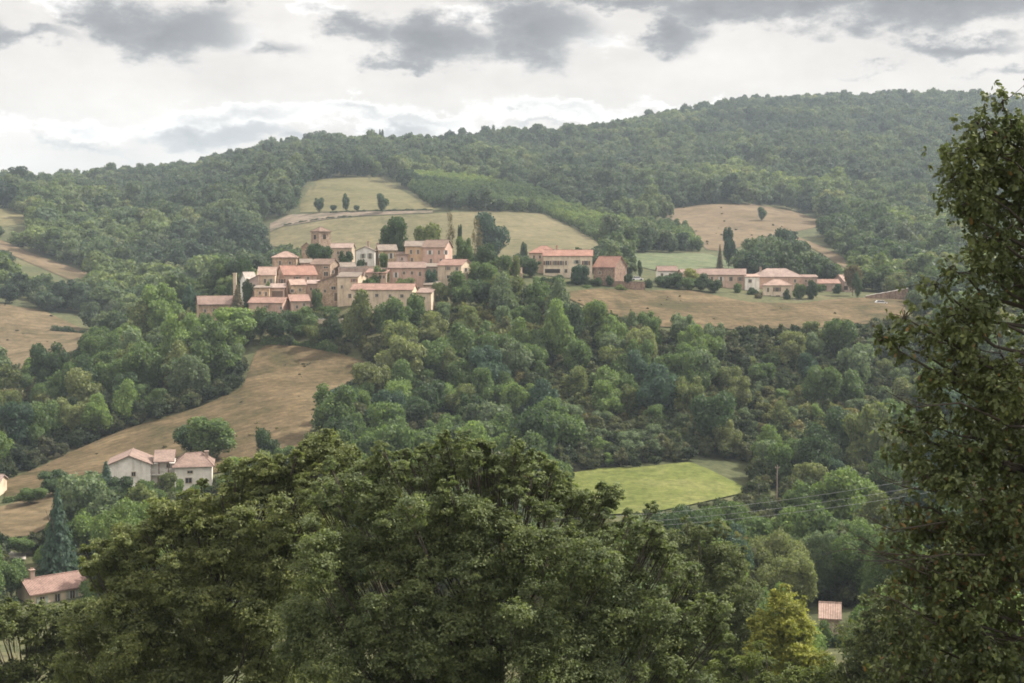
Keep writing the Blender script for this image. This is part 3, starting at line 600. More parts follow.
# the white farmhouse: two gabled wings joined by an open gallery
def farmhouse():
    Y = 296.0; m = Y / F
    bx, _, bz = pt(160, 492.5, Y); root = empty('farmhouse', (bx, Y, bz), 'white farmhouse with two wings, open wooden gallery and red brown roofs', 'farmhouse', None, R(11))
    X = lambda px: (px - 160) * m
    Z = lambda py: (490 - py) * m
    # left wing, gable towards us
    x0, x1 = X(110), X(151); c = (x0 + x1) / 2; h = Z(461); pk = Z(452.5); d = 11
    def wing(x0, x1, h, pk, y0, d, deep=6):
        c = (x0 + x1) / 2
        P = [(x0, -deep), (x1, -deep), (x1, h), (c, pk), (x0, h)]
        v = [(a, y0, z) for a, z in P] + [(a, y0 + d, z) for a, z in P]
        MB().add(v, [tuple(range(5)), (9, 8, 7, 6, 5)] + [(i, i+5, (i+1) % 5 + 5, (i+1) % 5) for i in range(5)]).build('wall', W_WHITE, root)
        s = (pk - h) / (c - x0); o = .5; g = .23; rf = MB()
        rf.slab([(x0-o, y0-o, h-o*s+g), (c, y0-o, pk+g), (c, y0+d+o, pk+g), (x0-o, y0+d+o, h-o*s+g)], .2)
        rf.slab([(x1+o, y0+d+o, h-o*s+g), (c+.002, y0+d+o, pk+g), (c+.002, y0-o, pk+g), (x1+o, y0-o, h-o*s+g)], .2)
        rf.tube([(c, y0-o-.02, pk+g), (c, y0+d+o, pk+g)], .13, 6)
        return rf.build('roof', R_PINK, root)
    wing(x0, x1, h, pk, 0, d)
    # middle block behind the gallery, long roof with its slope to us
    y0 = 2.0; a0, a1 = x1 + .01, X(177)
    MB().box(a0, a1, y0, 9.5, -6, Z(462)).build('wall', W_WHITE, root)
    rf = MB(); e, r_ = Z(459), Z(452)
    rf.slab([(a0+.55, 0.4, e), (a1-.5, 0.4, e), (a1-.5, 6, r_+.35), (a0+.55, 6, r_+.35)], .2).slab([(a1-.5, 11, e), (a0+.55, 11, e), (a0+.55, 6.002, r_+.35), (a1-.5, 6.002, r_+.35)], .2)
    rf.build('roof', R_PINK, root)
    g = MB().box(a0, a1, 0.6, y0 - .002, Z(473), Z(471.5))
    for k in range(17): q = a0 + (a1 - a0) * (k + .5) / 17; g.box(q-.035, q+.035, .7, .77, Z(471.5), Z(467.4))
    g.box(a0, a1, .66, .81, Z(467.4), Z(466.6)); g.build('balcony', CONC, root)
    for q in (a0 + 1.7, a1 - 1.8): MB().box(q-.11, q+.11, .62, .84, Z(490), Z(459.6)).build('post', WOOD, root)
    st = MB()
    for k in range(8): st.box(a0 + .5 + k*.28, a0 + .8 + k*.28, -.9, .3, -3, Z(490) + .35 + k*.2)
    st.build('steps', CONC, root)
    # right wing under a hipped roof
    b0, b1 = X(175), X(211.5); yy0 = -1.5; dd = 10; hh = Z(464); xc = (b0 + b1) / 2
    MB().box(b0, b1, yy0, yy0 + dd, -6, hh).build('wall', W_WHITE, root)
    o = .55; z0 = hh + .06; z1 = Z(452.5); q = [(b0-o, yy0-o, z0), (b1+o, yy0-o, z0), (b1+o, yy0+dd+o, z0), (b0-o, yy0+dd+o, z0), (xc-1.6, yy0+4.3, z1), (xc+1.6, yy0+5.5, z1)]
    lo = [(p[0], p[1], z0-.2+.15) for p in q[:4]]
    rf = MB().add(q + lo, [(0,1,5,4), (1,2,5), (2,3,4,5), (3,0,4), (9,8,7,6), (0,6,7,1), (1,7,8,2), (2,8,9,3), (3,9,6,0)])
    for a, b in ((0,4),(1,5),(2,5),(3,4),(4,5)): rf.tube([q[a], q[b]], .12, 5)
    ro = rf.build('roof', R_BROWN, root)
    cx = X(206); MB().box(cx-.4, cx+.4, 2.6, 3.4, hh, Z(451.5)).box(cx-.5, cx+.5, 2.5, 3.5, Z(451.5)+.002, Z(450.8)).build('chimney', PIPE, ro)
    def win(px, py, wp, hp, y, shut=True, kind='window'):
        lx, z, a, b = X(px), Z(py), wp*m/2, hp*m/2
        p = MB().box(lx-a, lx+a, y-.03, y+.06, z-b, z+b).build(kind, GLASS if kind == 'window' else WOOD, root)
        f = MB(); e = .12
        f.box(lx-a-e, lx-a, y-.1, y+.05, z-b-e, z+b+e).box(lx+a, lx+a+e, y-.1, y+.05, z-b-e, z+b+e).box(lx-a, lx+a, y-.1, y+.05, z+b, z+b+e)
        if kind == 'window': f.box(lx-a, lx+a, y-.16, y+.05, z-b-e, z-b).box(lx-.03, lx+.03, y-.07, y+.05, z-b+.002, z+b-.002)
        f.build('frame', FRAME, p)
    win(134.5, 470.5, 3.6, 4, 0); win(141, 481.5, 5, 7.5, 0, kind='door'); win(190, 469, 5, 2.4, yy0); win(188.5, 477.5, 6, 5, yy0); win(160, 479, 5, 6, y0, kind='door'); win(168, 464.5, 3, 3.6, y0); win(201, 478, 3, 4, yy0)
    keep(110, 452, 212, 487, Y + 5)
farmhouse()

keep(704, 464, 746, 490, 318)      # the open corner of the meadow
# walls, poles, cars
def long_wall(label, p0, p1, top0, top1, bot, Y0, Y1, mat, th=0.5, name='stone_wall', cat='wall', cap=None):
    a = pt(p0, bot, Y0); b = pt(p1, bot, Y1)
    root = empty(name, a, label, cat); root['kind'] = 'thing'
    h0, h1 = (bot - top0) * Y0 / F, (bot - top1) * Y1 / F
    d = np.array([b[0]-a[0], b[1]-a[1]]); ln = np.linalg.norm(d); n_ = np.array([-d[1], d[0]]) / ln * th
    dz = b[2] - a[2]; k = 12; V = []; Fq = []
    r = np.random.default_rng(int(p0))
    for i in range(k + 1):
        t = i / k; x, y = d * t; z = dz * t; hh = h0 + (h1 - h0) * t + r.uniform(-.08, .08)
        V += [(x, y, z - 3), (x + n_[0], y + n_[1], z - 3), (x + n_[0], y + n_[1], z + hh), (x, y, z + hh)]
    for i in range(k):
        o = i * 4
        for j in range(4): Fq.append((o + j, o + (j + 1) % 4, o + 4 + (j + 1) % 4, o + 4 + j))
    Fq += [(3, 2, 1, 0), tuple(k*4 + j for j in range(4))]
    MB().add(V, Fq).build('wall', mat, root)
    cp = MB()
    for i in range(k):
        p, q = V[i*4+3], V[i*4+7]; e = n_ / th * .08
        cp.slab([(p[0]-e[0], p[1]-e[1], p[2]+.13), (q[0]-e[0], q[1]-e[1], q[2]+.13), (q[0]+n_[0]+e[0], q[1]+n_[1]+e[1], q[2]+.13), (p[0]+n_[0]+e[0], p[1]+n_[1]+e[1], p[2]+.13)], .12)
    cp.build('coping', cap or CONC, root)
long_wall('reddish stone terrace wall below the red roofed barn', 586, 645, 281, 282, 289, 492, 492, W_BROWN, cap=R_BROWN)
long_wall('pale low terrace wall under the cream cottage', 758, 792, 300.5, 300, 304, 501, 500, W_WHITE)
long_wall('grey brown wall stepping from the cottage terrace towards the right', 793, 818, 300, 302, 305, 499, 500, W_MAUVE)
long_wall('brown stone wall rising at the right end of the dry village field', 866, 908, 296, 288.5, 300, 512, 516, W_BROWN)
long_wall('pale retaining wall below the front of the village', 312, 343, 319.5, 319, 324, 424, 424, W_CREAM)
long_wall('stone terrace wall between the middle village houses', 339, 388, 268, 268, 277, 459, 460, W_MAUVE)
long_wall('ochre garden wall in front of the white gabled house', 352, 378, 267, 266, 274, 464, 465, W_STONE)

def ruin():
    a = pt(513, 279, 485); m = 485 / F
    root = empty('ruined_house', a, 'roofless ruined stone house half hidden by bushes', 'ruin')
    r = np.random.default_rng(4)
    def wall(p, q, prof, th=.6):
        p, q = np.array(p), np.array(q); d = q - p; n_ = np.array([-d[1], d[0]]); n_ = n_ / np.linalg.norm(n_) * th
        V = []; Fq = []; k = len(prof) - 1
        for i, h in enumerate(prof):
            x, y = p + d * i / k
            V += [(x, y, -3), (x+n_[0], y+n_[1], -3), (x+n_[0], y+n_[1], h), (x, y, h)]
        for i in range(k):
            for j in range(4): Fq.append((i*4+j, i*4+(j+1) % 4, i*4+4+(j+1) % 4, i*4+4+j))
        Fq += [(3, 2, 1, 0), tuple(k*4+j for j in range(4))]
        return MB().add(V, Fq).build('wall', W_PINK, root)
    wall((-3.6, 0), (3.2, -.6), [2.2, 3.4, 4.6, 4.9, 6.6, 6.9, 5.4, 4.2, 3.9, 2.4, 1.8])
    wall((-3.5, 6), (-3.6, .62), [4.4, 5.2, 5.0, 3.6, 2.6]); wall((3.2, .1), (3.3, 6), [1.8, 2.6, 3.8, 4.1, 5.0])
    for x, z in ((-1.6, 2.6), (1.0, 3.0)): MB().box(x-.4, x+.4, -.42, -.1, z-.6, z+.6).build('window', OPENING_SHADE, root)
    keep(505, 259, 521, 274, 487)
ruin()
tag(MB().box(-.5, .5, -.4, .4, -3, 6.2).box(-.62, .62, -.52, .52, 6.202, 6.45).build('stone_pillar', W_CREAM, None, pt(235, 293, 450)), 'narrow pale stone pillar at the left end of the village', 'pillar', None, 'thing')

PAINT = flat_mat('white_car_paint', (.78, .78, .78), 0.3, 0.5); RUB = flat_mat('tyre_rubber', (.03, .03, .03), .9, .2); STEEL = flat_mat('grey_steel', (.42, .43, .44), .5, .5)
def car(px, py, Y, yaw, label):
    p = pt(px, py, Y); root = empty('parked_car', p, label, 'car', 'white cars parked by the houses', R(yaw))
    L_, H = 2.1, .85
    prof = [(-L_, .3), (L_, .3), (L_+.05, .75), (1.25, .95), (.75, 1.45), (-1.5, 1.48), (-2.0, .95), (-L_-.03, .8)]
    n = len(prof); v = [(x, -H, z) for x, z in prof] + [(x, H, z) for x, z in prof]
    MB().add(v, [tuple(range(n)), tuple(range(2*n-1, n-1, -1))] + [(i, i+n, (i+1) % n+n, (i+1) % n) for i in range(n)]).build('body', PAINT, root)
    for s in (-1, 1): MB().add([(-1.7, s*(H+.012), .98), (1.1, s*(H+.012), .98), (.68, s*(H+.012), 1.38), (-1.4, s*(H+.012), 1.4)], [(0, 1, 2, 3)]).build('window', GLASS, root)
    MB().add([(1.268, -.75, .985), (1.268, .75, .985), (.80, .75, 1.425), (.80, -.75, 1.425)], [(0, 1, 2, 3)]).build('windscreen', GLASS, root)
    for x in (-1.35, 1.35):
        for s in (-1, 1): MB().tube([(x, s*(H-.16), .33), (x, s*(H+.03), .33)], .33, 14).add([(x, s*(H+.03), .33)] + [(x+.33*math.cos(t*.4488), s*(H+.03), .33+.33*math.sin(t*.4488)) for t in range(14)], [(0, i+1, (i+1) % 14+1) for i in range(14)]).build('wheel', RUB, root)
    keep(px-6, py-5, px+6, py, Y)
car(637, 280.5, 497, 8, 'white car parked right of the red roofed barn')
car(881, 304.5, 500, 0, 'white car parked below the brown wall at the field edge')
def pole():
    p = pt(777, 494, 292); root = empty('utility_pole', p, 'thin pale utility pole in front of the dark trees right of the meadow', 'utility pole')
    MB().tube([(0, 0, -2), (0, 0, 6.2)], [.11, .07], 8).build('post', W_MAUVE, root)
    MB().box(-.45, .45, -.04, .04, 5.5, 5.58).build('crossarm', W_MAUVE, root)
    for x in (-.4, 0, .4): MB().tube([(x, 0, 5.582), (x, 0, 5.85)], .05, 6).build('insulator', FRAME, root)
    keep(774, 466, 780, 494, 292)
pole()
def lines():
    Y = 150; A = pt(560, 800, 150); root = empty('power_line', (A[0], A[1], A[2]), 'overhead power line crossing the valley in front of the green meadow', 'power line')
    O = np.array(A)
    for (pa, ya, pb, yb) in ((548, 526, 975, 476), (548, 519, 975, 468), (548, 530, 975, 484)):
        a, b = np.array(pt(pa, ya, 158)), np.array(pt(pb, yb, 138)); t = np.linspace(0, 1, 40)[:, None]
        P = a + (b - a) * t; P[:, 2] -= (4 * t * (1 - t))[:, 0] * 1.0
        V, Fq = tube(P - O, .012, 5); link('wire', mesh_np('wire', V, Fq, STEEL), root)
    for px, ty, Yp in ((548, 514, 158), (975, 463, 138)):
        q = np.array(pt(px, ty, Yp)) - O; g_ = float(height(q[0] + O[0], Yp)) - O[2]
        po = MB().tube([(q[0], q[1], g_ - 1), (q[0], q[1], q[2] + .3)], [.17, .11], 8).build('pole', WOOD, root)
        MB().box(q[0]-.8, q[0]+.8, q[1]-.05, q[1]+.05, q[2]-.9, q[2]-.78).build('crossarm', WOOD, po)
lines()

# ------------------------------------------------------------------ trees
BARK = flat_mat('bark', (.12, .10, .08), .95, .1)
LEAF = leaf_mat('tree_leaves')
LEAF_FAR = leaf_mat('far_tree_leaves', [(0.0, (0.053, 0.075, 0.052)), (0.25, (0.071, 0.099, 0.060)), (0.5, (0.095, 0.123, 0.070)), (0.72, (0.118, 0.142, 0.078)), (0.88, (0.113, 0.146, 0.095)), (1.0, (0.152, 0.165, 0.093))], 0.3)
TONES = {'dark green': (0.061, 0.093, 0.046), 'deep bluish green': (0.061, 0.100, 0.073), 'mid green': (0.110, 0.157, 0.061), 'olive green': (0.145, 0.169, 0.066),
         'pale olive': (0.189, 0.207, 0.091), 'grey green': (0.142, 0.182, 0.104), 'light green': (0.163, 0.222, 0.076), 'yellow green': (0.231, 0.239, 0.073), 'brownish': (0.142, 0.114, 0.071)}

def crown_round(seed, nq, qs, shape='round'):
    """a unit crown: leafy shell over uneven lobes, with a filling core"""
    r = np.random.default_rng(seed)
    nl = r.integers(14, 21)
    d = rdir(r, nl * 3); d = d[d[:, 2] > -0.55][:nl]
    C = d * r.uniform(0.42, 0.92, (len(d), 1)); rad = r.uniform(0.17, 0.42, len(d))
    C[:, 2] *= 0.95
    C = np.vstack([C, [[0, 0, -0.05]], [[0, 0, -0.45]]]); rad = np.append(rad, [0.62, 0.45])
    if shape == 'tall': C[:, 2] = C[:, 2] * 1.1; C[:, :2] *= 0.85
    if shape == 'flat': C[:, 2] *= 0.75
    p = rad ** 2; k = r.choice(len(C), nq * 2, p=p / p.sum())
    dd = rdir(r, len(k)); dd[:, 2] = np.where((dd[:, 2] < -0.3) & (r.random(len(k)) < .5), -dd[:, 2], dd[:, 2])
    P = C[k] + dd * rad[k][:, None] * (1 + r.normal(0, .11, (len(k), 1)))
    inside = np.zeros(len(k), bool)
    for c, q in zip(C, rad): inside |= np.linalg.norm(P - c, axis=1) < q * 0.86
    P, dd = P[~inside][:nq], dd[~inside][:nq]
    n_ = unit(dd * 1.0 + rdir(r, len(P)) * 0.95)
    V, Fq = leaf_quads(r, P, n_, qs * r.uniform(.6, 1.35, len(P)), .75)
    Vs, Fs, n = [V], [Fq], len(V)
    for c, q in zip(C, rad):
        Vs.append(CSV * q * 0.74 * (1 + 0.10 * np.sin(CSV @ r.normal(size=(3, 1)) * 4)) + c); Fs.append(CSF + n); n += len(CSV)
    return np.vstack(Vs), np.vstack(Fs)
def crown_cone(seed, nq, qs):
    r = np.random.default_rng(seed)
    z = 1 - np.sqrt(r.random(nq)) ; z = z * 2 - 1
    tier = (z * 9) % 1.0
    R0 = (1 - z) / 2 * .95 + .04; rr = R0 * (1.08 - 0.34 * tier) * np.sqrt(r.uniform(.45, 1, nq))
    a = r.uniform(0, 6.283, nq); lob = 1 + .16 * np.sin(a * 5 + z * 23)
    P = np.stack([rr * lob * np.cos(a), rr * lob * np.sin(a), z - .10 * rr], -1)
    n_ = unit(np.stack([np.cos(a), np.sin(a), np.full(nq, .8)], -1) + rdir(r, nq) * .6)
    V, Fq = leaf_quads(r, P, n_, qs * r.uniform(.7, 1.4, nq), .6)
    core = CSV.copy(); core[:, :2] *= (.5 * (1 - core[:, 2:3]) * .5 + .02); 
    return np.vstack([V, core]), np.vstack([Fq, CSF + len(V)])

CR = [mesh_np('crown', *crown_round(100 + i, 2600, .125, ('round', 'round', 'tall', 'flat')[i % 4]), LEAF) for i in range(10)]
def crown_sparse(seed):
    r = np.random.default_rng(seed); V, Fq, n = [], [], 0
    for k in range(26):
        z = r.uniform(-.7, 1); a = r.uniform(0, 6.28); e = r.uniform(.2, .9) * (1 - .45 * abs(z)); c = np.array([e * math.cos(a), e * math.sin(a), z])
        P = c + r.normal(0, .13, (34, 3)); v, f = leaf_quads(r, P, rdir(r, 34), .13 * r.uniform(.6, 1.3, 34), .7); V.append(v); Fq.append(f + n); n += len(v)
    return np.vstack(V), np.vstack(Fq)
SPARSE = mesh_np('crown', *crown_sparse(77), LEAF)
CONE = [mesh_np('crown', *crown_cone(200 + i, 2600, .14), LEAF) for i in range(2)]
CRN = [mesh_np('crown', *crown_round(150 + i, 11000, .062, ('round', 'tall', 'flat')[i % 3]), LEAF) for i in range(3)]
def trunk_np(seed):
    r = np.random.default_rng(seed); ts = []
    base = np.array([[0, 0, -.06], [0, 0, .02], [.02, .01, .3], [.0, .03, .6], [.03, 0, 1.0]])
    ts.append(tube(base, [.062, .05, .042, .034, .012], 8))
    for k in range(5):
        a = k * 1.26 + r.uniform(-.4, .4); z = r.uniform(.3, .55); e = r.uniform(.45, .75)
        ts.append(tube([[0.01, .02, z], [.4*e*math.cos(a), .4*e*math.sin(a), z + .22], [e*math.cos(a)*.8, e*math.sin(a)*.8, z + .5]], [.026, .018, .006], 6))
    return join_tubes(ts)
TR = [mesh_np('trunk', *trunk_np(i), BARK) for i in range(4)]

def tree(name, x, y, z, r, h, tone, label, cat, group=None, mesh=None, low=0.12, seed=0):
    """a thing: Empty at the foot > trunk, crown; r crown radius, h total height, low = height of the crown's underside as a share of h"""
    root = empty(name, (x, y, z), label, cat, group, (seed * 2.399) % 6.283)
    t = link('trunk', TR[seed % 4], root); tw_ = min(h * .55, r * 1.05); t.scale = (tw_, tw_, h * .78)
    c = link('crown', mesh if mesh is not None else CR[seed % len(CR)], root)
    half = h * (1 - low) / 2; c.location = (0, 0, h * low + half); c.scale = (r, r * (0.92 + .16 * ((seed * 7) % 5) / 5), half)
    j = 1 + 0.10 * math.sin(seed * 12.9); c.color = (*[v * j for v in (TONES[tone] if isinstance(tone, str) else tone)], 1)
    return root
def tree_px(px, top, base, wpx, Y, tone, label, name='broadleaf_tree', cat='tree', group=None, mesh=None, low=0.1, seed=None, front=False):
    """stands so that it spans the given picture rows; the foot is put on the ground there"""
    seed = seed if seed is not None else int(px * 7 + top)
    x, y, zt = pt(px, top, Y); g = float(height(x, y)); zb = pt(px, base, Y)[2]
    z = g if front else min(g, zb)
    keep_trees.append((px, (top + base) / 2, wpx / 2 * .8, Y))
    return tree(name, x, y, z, wpx / 2 * Y / F, (zt - z) * 1.04, tone, label, cat, group, mesh, min(low, .06), seed)
keep_trees = []
G = 'trees and bushes among the village houses'
VT = [
 (322, 242, 262, 25, 476, 'dark green', 'round dark clipped tree in front of the bell tower'),
 (396, 221, 252, 33, 494, 'dark green', 'big dark round tree behind the white shuttered cream house'),
 (427, 222, 252, 28, 493, 'olive green', 'sunlit olive round tree behind the tall yellow ochre house'),
 (345, 252, 266, 18, 474, 'dark green', 'low dark clump of bushes left of the white gabled house'),
 (360, 257, 266, 10, 472, 'dark green', 'small dark bush against the white gabled house'),
 (450, 218, 246, 11, 500, 'brownish', 'thin half bare brownish tree right of the sunlit olive tree'),
 (464, 236, 262, 20, 484, 'mid green', 'mid green tree just right of the tallest rose house'),
 (477, 224, 252, 12, 492, 'brownish', 'narrow dark brownish tree right of the village top'),
 (460, 228, 246, 6, 500, 'dark green', 'slim dark cypress like tree on the slope right of the village top'),
 (486, 246, 276, 28, 478, 'dark green', 'wide dark tree on the slope behind the cream house with three windows'),
 (499, 254, 280, 22, 474, 'mid green', 'mid green tree left of the roofless ruin'),
 (458, 275, 312, 32, 438, 'mid green', 'large mid green tree below the cream house with three windows'),
 (480, 279, 310, 26, 440, 'dark green', 'dark tree right of the large tree below the cream house'),
 (432, 270, 290, 15, 449, 'deep bluish green', 'dark bush in front of the mauve walled house'),
 (384, 266, 284, 13, 452, 'dark green', 'dark shrub left of the pergola house terrace'),
 (375, 270, 283, 16, 451, 'mid green', 'green shrub above the long low cream house'),
 (405, 277, 287, 24, 446, 'olive green', 'low olive shrub along the pergola terrace front'),
 (490, 217, 260, 36, 655, 'deep bluish green', 'big rounded bluish tree in the pasture behind the village'),
 (483, 214, 240, 16, 668, 'deep bluish green', 'smaller bluish tree at the left back of the big pasture tree'),
 (524, 244, 258, 9, 640, 'dark green', 'small dark tree in the pasture left of the red roofed villa'),
 (531, 256, 280, 22, 491, 'dark green', 'dark round tree touching the left end of the red roofed villa'),
 (516, 258, 278, 13, 479, 'olive green', 'olive bush in front of the roofless ruin'),
 (579, 264, 290, 19, 488, 'deep bluish green', 'dark round tree standing before the red roofed villa'),
 (640, 262, 280, 6, 530, 'dark green', 'single slim cypress right of the white car'),
 (628, 272, 286, 10, 493, 'dark green', 'small dark bush at the gable end of the red barn'),
 (610, 277, 286, 10, 491, 'dark green', 'small bush in front of the red roofed barn'),
 (540, 276, 290, 18, 488, 'mid green', 'green bush under the porch of the red roofed villa'),
 (557, 276, 288, 16, 489, 'dark green', 'dark bush left of the round tree before the villa'),
 (598, 277, 287, 13, 490, 'dark green', 'dark bush on the terrace right of the round villa tree'),
 (729, 231, 268, 13, 650, 'deep bluish green', 'tall dark poplar like tree at the edge of the dry hillside'),
 (720, 245, 274, 10, 640, 'brownish', 'brownish conical tree beside the tall poplar like tree'),
 (739, 263, 280, 16, 560, 'dark green', 'dark round tree behind the long pinkish house'),
 (666, 275, 291, 20, 507, 'dark green', 'first dark bush of the row in front of the small white house'),
 (678, 273, 291, 19, 507, 'dark green', 'taller second dark bush of the row by the small white house'),
 (689, 276, 292, 19, 506, 'mid green', 'third bush of the row, mid green, before the long pinkish house'),
 (701, 276, 292, 19, 506, 'dark green', 'fourth dark bush of the row before the long pinkish house'),
 (714, 279, 294, 19, 505, 'dark green', 'fifth and last dark bush of the row before the long pinkish house'),
 (692, 270, 284, 18, 514, 'yellow green', 'yellow green bush behind the row of dark bushes'),
 (752, 287, 299, 14, 508, 'dark green', 'dark bush left of the cream cottage'),
 (738, 284, 295, 10, 510, 'mid green', 'mid green bush in front of the long pinkish house'),
 (759, 293, 304, 8, 499, 'brownish', 'brownish bush at the left end of the pale terrace wall'),
 (787, 291, 303, 8, 500, 'dark green', 'small dark bush against the front of the cream cottage'),
 (799, 283, 303, 13, 503, 'mid green', 'green bush right beside the cream cottage'),
 (811, 281, 304, 13, 504, 'dark green', 'tall dark bush at the right of the cottage garden'),
 (853, 261, 296, 17, 520, 'brownish', 'brown topped tree beside the rightmost barn'),
 (858, 276, 299, 11, 512, 'dark green', 'dark bushy tree standing under the brown topped tree'),
 (892, 276, 296, 14, 530, 'olive green', 'round olive bush above the brown stone wall on the right'),
 (237, 286, 316, 25, 434, 'brownish', 'dark pointed ivy brown tree right of the stone barn'),
 (230, 281, 300, 15, 452, 'dark green', 'dark bush left of the pale stone pillar'),
 (247, 282, 296, 13, 446, 'dark green', 'dark bush under the house with pale grey tiles'),
 (222, 284, 302, 13, 455, 'mid green', 'green bush above the roof of the stone barn'),
 (233, 312, 356, 56, 422, 'light green', 'large lime green tree below the stone barn'),
 (276, 310, 342, 34, 420, 'dark green', 'dark tree below the low rose house'),
 (304, 308, 340, 30, 424, 'mid green', 'mid green tree below the small rose house'),
 (327, 304, 322, 22, 436, 'mid green', 'mid green bush in front of the stepped house'),
 (357, 298, 350, 36, 412, 'olive green', 'tall olive tree in front of the long low house, left one'),
 (392, 296, 348, 40, 414, 'mid green', 'tall mid green tree in front of the long low house, right one'),
 (162, 289, 345, 40, 470, 'light green', 'tall light green tree left below the village'),
 (190, 284, 334, 26, 478, 'deep bluish green', 'tall bluish dark tree left of the stone barn'),
 (140, 305, 350, 34, 468, 'olive green', 'olive tree left of the tall light green tree'),
]
for i, (px, t, b, w_, Y, tone, lab) in enumerate(VT):
    bush = 'bush' in lab or 'shrub' in lab
    cone = 'pointed' in lab or 'cypress' in lab or 'conical' in lab
    tree_px(px, t, b, w_, Y, tone, lab, 'conifer_tree' if cone else ('garden_bush' if bush else 'broadleaf_tree'), 'bush' if bush else 'tree', G, CONE[i % 2] if 'conical' in lab or 'pointed' in lab else SPARSE if 'half bare' in lab or 'brownish tree right' in lab else (CR[2] if 'cypress' in lab or 'poplar' in lab else None), .04 if bush else .1, seed=i * 3 + 1)
for k, (px, t, w_) in enumerate(((271, 136, 7), (281, 140, 6), (484, 129, 9), (493, 128, 7), (503, 127, 8), (514, 128, 7), (526, 129, 8), (381, 130, 6), (758, 93, 7), (690, 108, 7), (843, 88, 8))):
    tree_px(px, t, t + 14, w_, 1545 if px < 640 else 1990, 'dark green', 'taller dark tree, ' + ['first', 'second', 'fourth', 'fifth', 'sixth', 'seventh', 'eighth', 'third', 'tenth', 'ninth', 'eleventh'][k] + ' from left of those rising above the ridge woods', 'ridge_tree', 'tree', 'tall trees on the skyline', CONE[0] if k in (0, 4) else None, seed=k + 3)
MORE = [(247, 262, 276, 16, 470, 'dark green', 'dark tree behind the house with pale grey tiles'), (300, 262, 276, 12, 466, 'dark green', 'dark tree between the hipped house and the ochre house'), (345, 277, 290, 14, 454, 'dark green', 'bush above the tall cream gable house roof'),
 (369, 276, 290, 13, 447, 'mid green', 'green shrub right of the tall cream gable house'), (317, 290, 312, 12, 439, 'mid green', 'green tree between the small rose house and the stepped house'), (384, 252, 268, 9, 474, 'mid green', 'small tree in front of the white shuttered cream house'),
 (404, 248, 264, 9, 474, 'dark green', 'dark shrub between the cream and yellow ochre houses'), (443, 281, 304, 20, 436, 'olive green', 'olive tree right of the pale lean-to shed'), (416, 296, 318, 24, 420, 'mid green', 'mid green tree in front of the pale lean-to shed'),
 (288, 310, 326, 16, 424, 'dark green', 'dark shrub at the right corner of the low rose house'), (260, 310, 330, 18, 423, 'mid green', 'green shrub at the foot of the low rose house'), (206, 312, 330, 18, 434, 'mid green', 'green shrub at the foot of the stone barn'),
 (335, 316, 336, 20, 416, 'dark green', 'dark shrub below the pale retaining wall'), (313, 322, 340, 18, 414, 'olive green', 'olive shrub left of the shrub below the retaining wall'), (268, 283, 296, 8, 444, 'mid green', 'small green bush between the cream houses of the lower village'),
 (820, 284, 294, 10, 530, 'mid green', 'green bush in front of the low farm shed'), (838, 285, 296, 10, 528, 'dark green', 'dark bush at the corner of the rightmost barn'), (775, 299, 306, 8, 499, 'mid green', 'low bush on the pale terrace wall'), (648, 280, 292, 12, 500, 'dark green', 'dark bush at the right end of the reddish wall'),
 (620, 284, 294, 14, 488, 'olive green', 'olive bush below the reddish stone wall'), (585, 286, 298, 16, 486, 'mid green', 'green bush at the left corner of the dry village field'), (566, 286, 304, 22, 482, 'mid green', 'green tree left of the dry village field'), (822, 627, 662, 26, 174, 'mid green', 'round green bush hiding the foot of the little pink walled house'), (840, 632, 668, 24, 172, 'dark green', 'darker bush right of the round one by the little pink walled house')]
for i, (px, t, b, w_, Y, tone, lab) in enumerate(MORE):
    bush = 'bush' in lab or 'shrub' in lab
    tree_px(px, t, b, w_, Y, tone, lab, 'garden_bush' if bush else 'broadleaf_tree', 'bush' if bush else 'tree', G, None, .04, seed=i * 7 + 2)
for px, t, b, w_, lab in ((319, 197, 213, 12, 'leftmost round tree on the upper pasture edge'), (333, 204, 212, 7, 'low bush second from the left on the upper pasture edge'), (346, 196, 212, 9, 'slender tree in the middle of the upper pasture edge'),
                          (357, 205, 212, 6, 'smallest bush right of the slender tree on the upper pasture edge'), (382, 195, 213, 13, 'rightmost round tree on the upper pasture edge')):
    Y = invY(px, b, 700, 1150); tree_px(px, t, b, w_, Y, 'dark green', lab, 'broadleaf_tree', 'tree', 'trees along the upper pasture edge', seed=px)
Y = invY(762, 221, 700, 1200); tree_px(762, 208, 221, 10, Y, 'dark green', 'lone dark tree standing on the dry hillside', seed=2)
